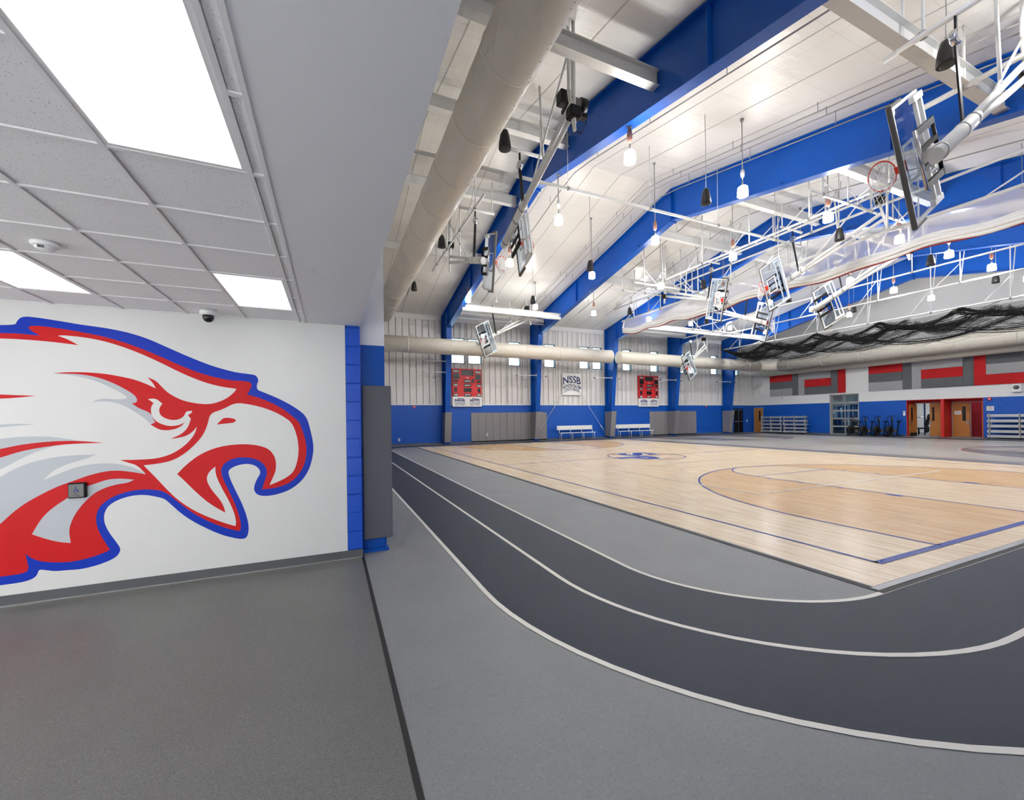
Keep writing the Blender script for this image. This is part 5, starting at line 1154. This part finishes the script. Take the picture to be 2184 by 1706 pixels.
# air bikes
def bike(loc, rz, label):
    t = thing('air_bike', label, 'exercise bike', loc, 'air bikes'); t.rotation_euler[2] = rz; t.scale = (1, 1, SZ)
    MB().bar((-0.5, 0, 0.05), (0.55, 0, 0.05), 0.09, 0.06).build('main_rail', 'black', t)
    for x in (-0.5, 0.52): MB().bev((x - 0.04, -0.27, 0.0), (x + 0.04, 0.27, 0.06), 0.01).build('floor_bar', 'black', t)
    MB().lathe([(0.12, -0.1), (0.28, -0.07), (0.31, 0.0), (0.28, 0.07), (0.12, 0.1)], (0.28, 0, 0.40), 28, (0, 1, 0)).build('fan_cage', 'black', t)
    for y in (-0.09, 0.09):
        o = MB()
        for R in (0.1, 0.18, 0.25): o.torus((0.28, y, 0.40), (0, 1, 0), R, 0.006, 24, 4)
        o.build('fan_guard', 'goal_pad', t)
    MB().lathe([(0.11, -0.05), (0.11, 0.05)], (-0.08, 0, 0.33), 18, (0, 1, 0)).build('crank_cover', 'goal_pad', t)
    for y, a in ((-0.13, 0.6), (0.13, 0.6 + PI)):
        MB().bar((-0.08, y * 0.6, 0.33), (-0.08 + 0.17 * math.cos(a), y, 0.33 + 0.17 * math.sin(a)), 0.03, 0.02).build('crank', 'chrome', t)
        MB().bev((-0.13 + 0.17 * math.cos(a), y - 0.05, 0.31 + 0.17 * math.sin(a)), (-0.03 + 0.17 * math.cos(a), y + 0.05, 0.35 + 0.17 * math.sin(a)), 0.01).build('pedal', 'black', t)
    MB().bar((-0.2, 0, 0.06), (-0.36, 0, 0.92), 0.06, 0.06).build('seat_post', 'black', t)
    MB().bev((-0.5, -0.11, 0.92), (-0.22, 0.11, 1.0), 0.03).build('saddle', 'black', t)
    MB().bar((0.1, 0, 0.1), (0.12, 0, 1.05), 0.06, 0.06).build('console_post', 'black', t)
    MB().bev((0.06, -0.11, 1.02), (0.12, 0.11, 1.2), 0.02).build('console', 'goal_pad', t)
    for y in (-0.22, 0.22):
        MB().tube([(0.28, y * 0.7, 0.42), (0.2, y, 0.75), (0.3, y, 1.1), (0.26, y * 1.1, 1.33), (0.12, y * 1.15, 1.36)], 0.02, 8).build('swing_arm', 'black', t)
        MB().tube([(0.12, y * 1.15, 1.36), (0.1, y * 1.15, 1.26), (0.02, y * 0.8, 1.24)], 0.024, 8).build('hand_grip', 'speaker_black', t)
        MB().bar((0.28, y * 0.75, 0.42), (0.5, y * 0.6, 0.05), 0.03, 0.03).build('fork', 'black', t)
for i, (y, lb) in enumerate(((21.6, 'black air bike overlapping the glazed door, leftmost of four'), (20.65, 'black air bike, second from the glazed door'), (19.7, 'black air bike, third from the glazed door'), (18.8, 'black air bike nearest the red recess, rightmost of four'))):
    bike((43.5, y, 0), 2.35 + 0.05 * i, lb)
# small wall fittings
for y, z, lb in ((30.86, 4.48, 'small white wall camera high in the right corner'), (28.35, 3.63, 'small white wall horn under the left acoustic panels')):
    t = thing('wall_camera', lb, 'camera', (XR, y, z), 'wall cameras'); MB().lathe([(0.09, 0), (0.09, 0.05)], (0, 0, 0), 16, (-1, 0, 0)).build('mount', 'bright_white', t)
    MB().bar((-0.03, 0, 0), (-0.2, 0, 0.02), 0.05, 0.05).build('arm', 'bright_white', t); MB().bev((-0.42, -0.06, -0.02), (-0.16, 0.06, 0.12), 0.02).build('body', 'bright_white', t); MB().lathe([(0.05, 0), (0.045, 0.02)], (-0.42, 0, 0.05), 14, (-1, 0, 0)).build('lens', 'digit_black', t)
t = thing('wall_speaker', 'white wall loudspeaker with dark cone above the right bleacher', 'speaker', (XR, 12.16, 3.62))
MB().bev((-0.22, -0.24, -0.3), (-0.02, 0.24, 0.28), 0.03).build('cabinet', 'bright_white', t); MB().lathe([(0.13, 0), (0.1, 0.012), (0.0, 0.006)], (-0.22, 0, 0.03), 20, (-1, 0, 0)).build('cone', 'felt_dark', t); MB().torus((-0.225, 0, 0.03), (1, 0, 0), 0.14, 0.015, 20, 5).build('cone_ring', 'conduit_grey', t); MB().box((-0.04, -0.08, -0.1), (0, 0.08, 0.1)).build('bracket', 'conduit_grey', t)
t = thing('wall_notice', 'white notice with faint print on the blue wall right of the recess', 'sign', (XR, 13.48, 2.21)); MB().bev((-0.02, -0.19, -0.17), (-0.002, 0.19, 0.17), 0.004).build('board', 'bright_white', t)
for q in range(4): MB().box((-0.023, -0.13, -0.1 + q * 0.06), (-0.019, 0.13, -0.075 + q * 0.06)).build('printed_line', 'felt_light' if q != 3 else 'score_red', t)
t = thing('thermostat', 'small white control box on the blue wall left of the recess', 'thermostat', (XR, 18.42, 1.95)); MB().bev((-0.06, -0.08, -0.22), (-0.002, 0.06, 0.18), 0.01).build('box', 'bright_white', t); MB().box((-0.064, -0.05, 0.02), (-0.058, 0.03, 0.12)).build('dial', 'grey_frame', t)
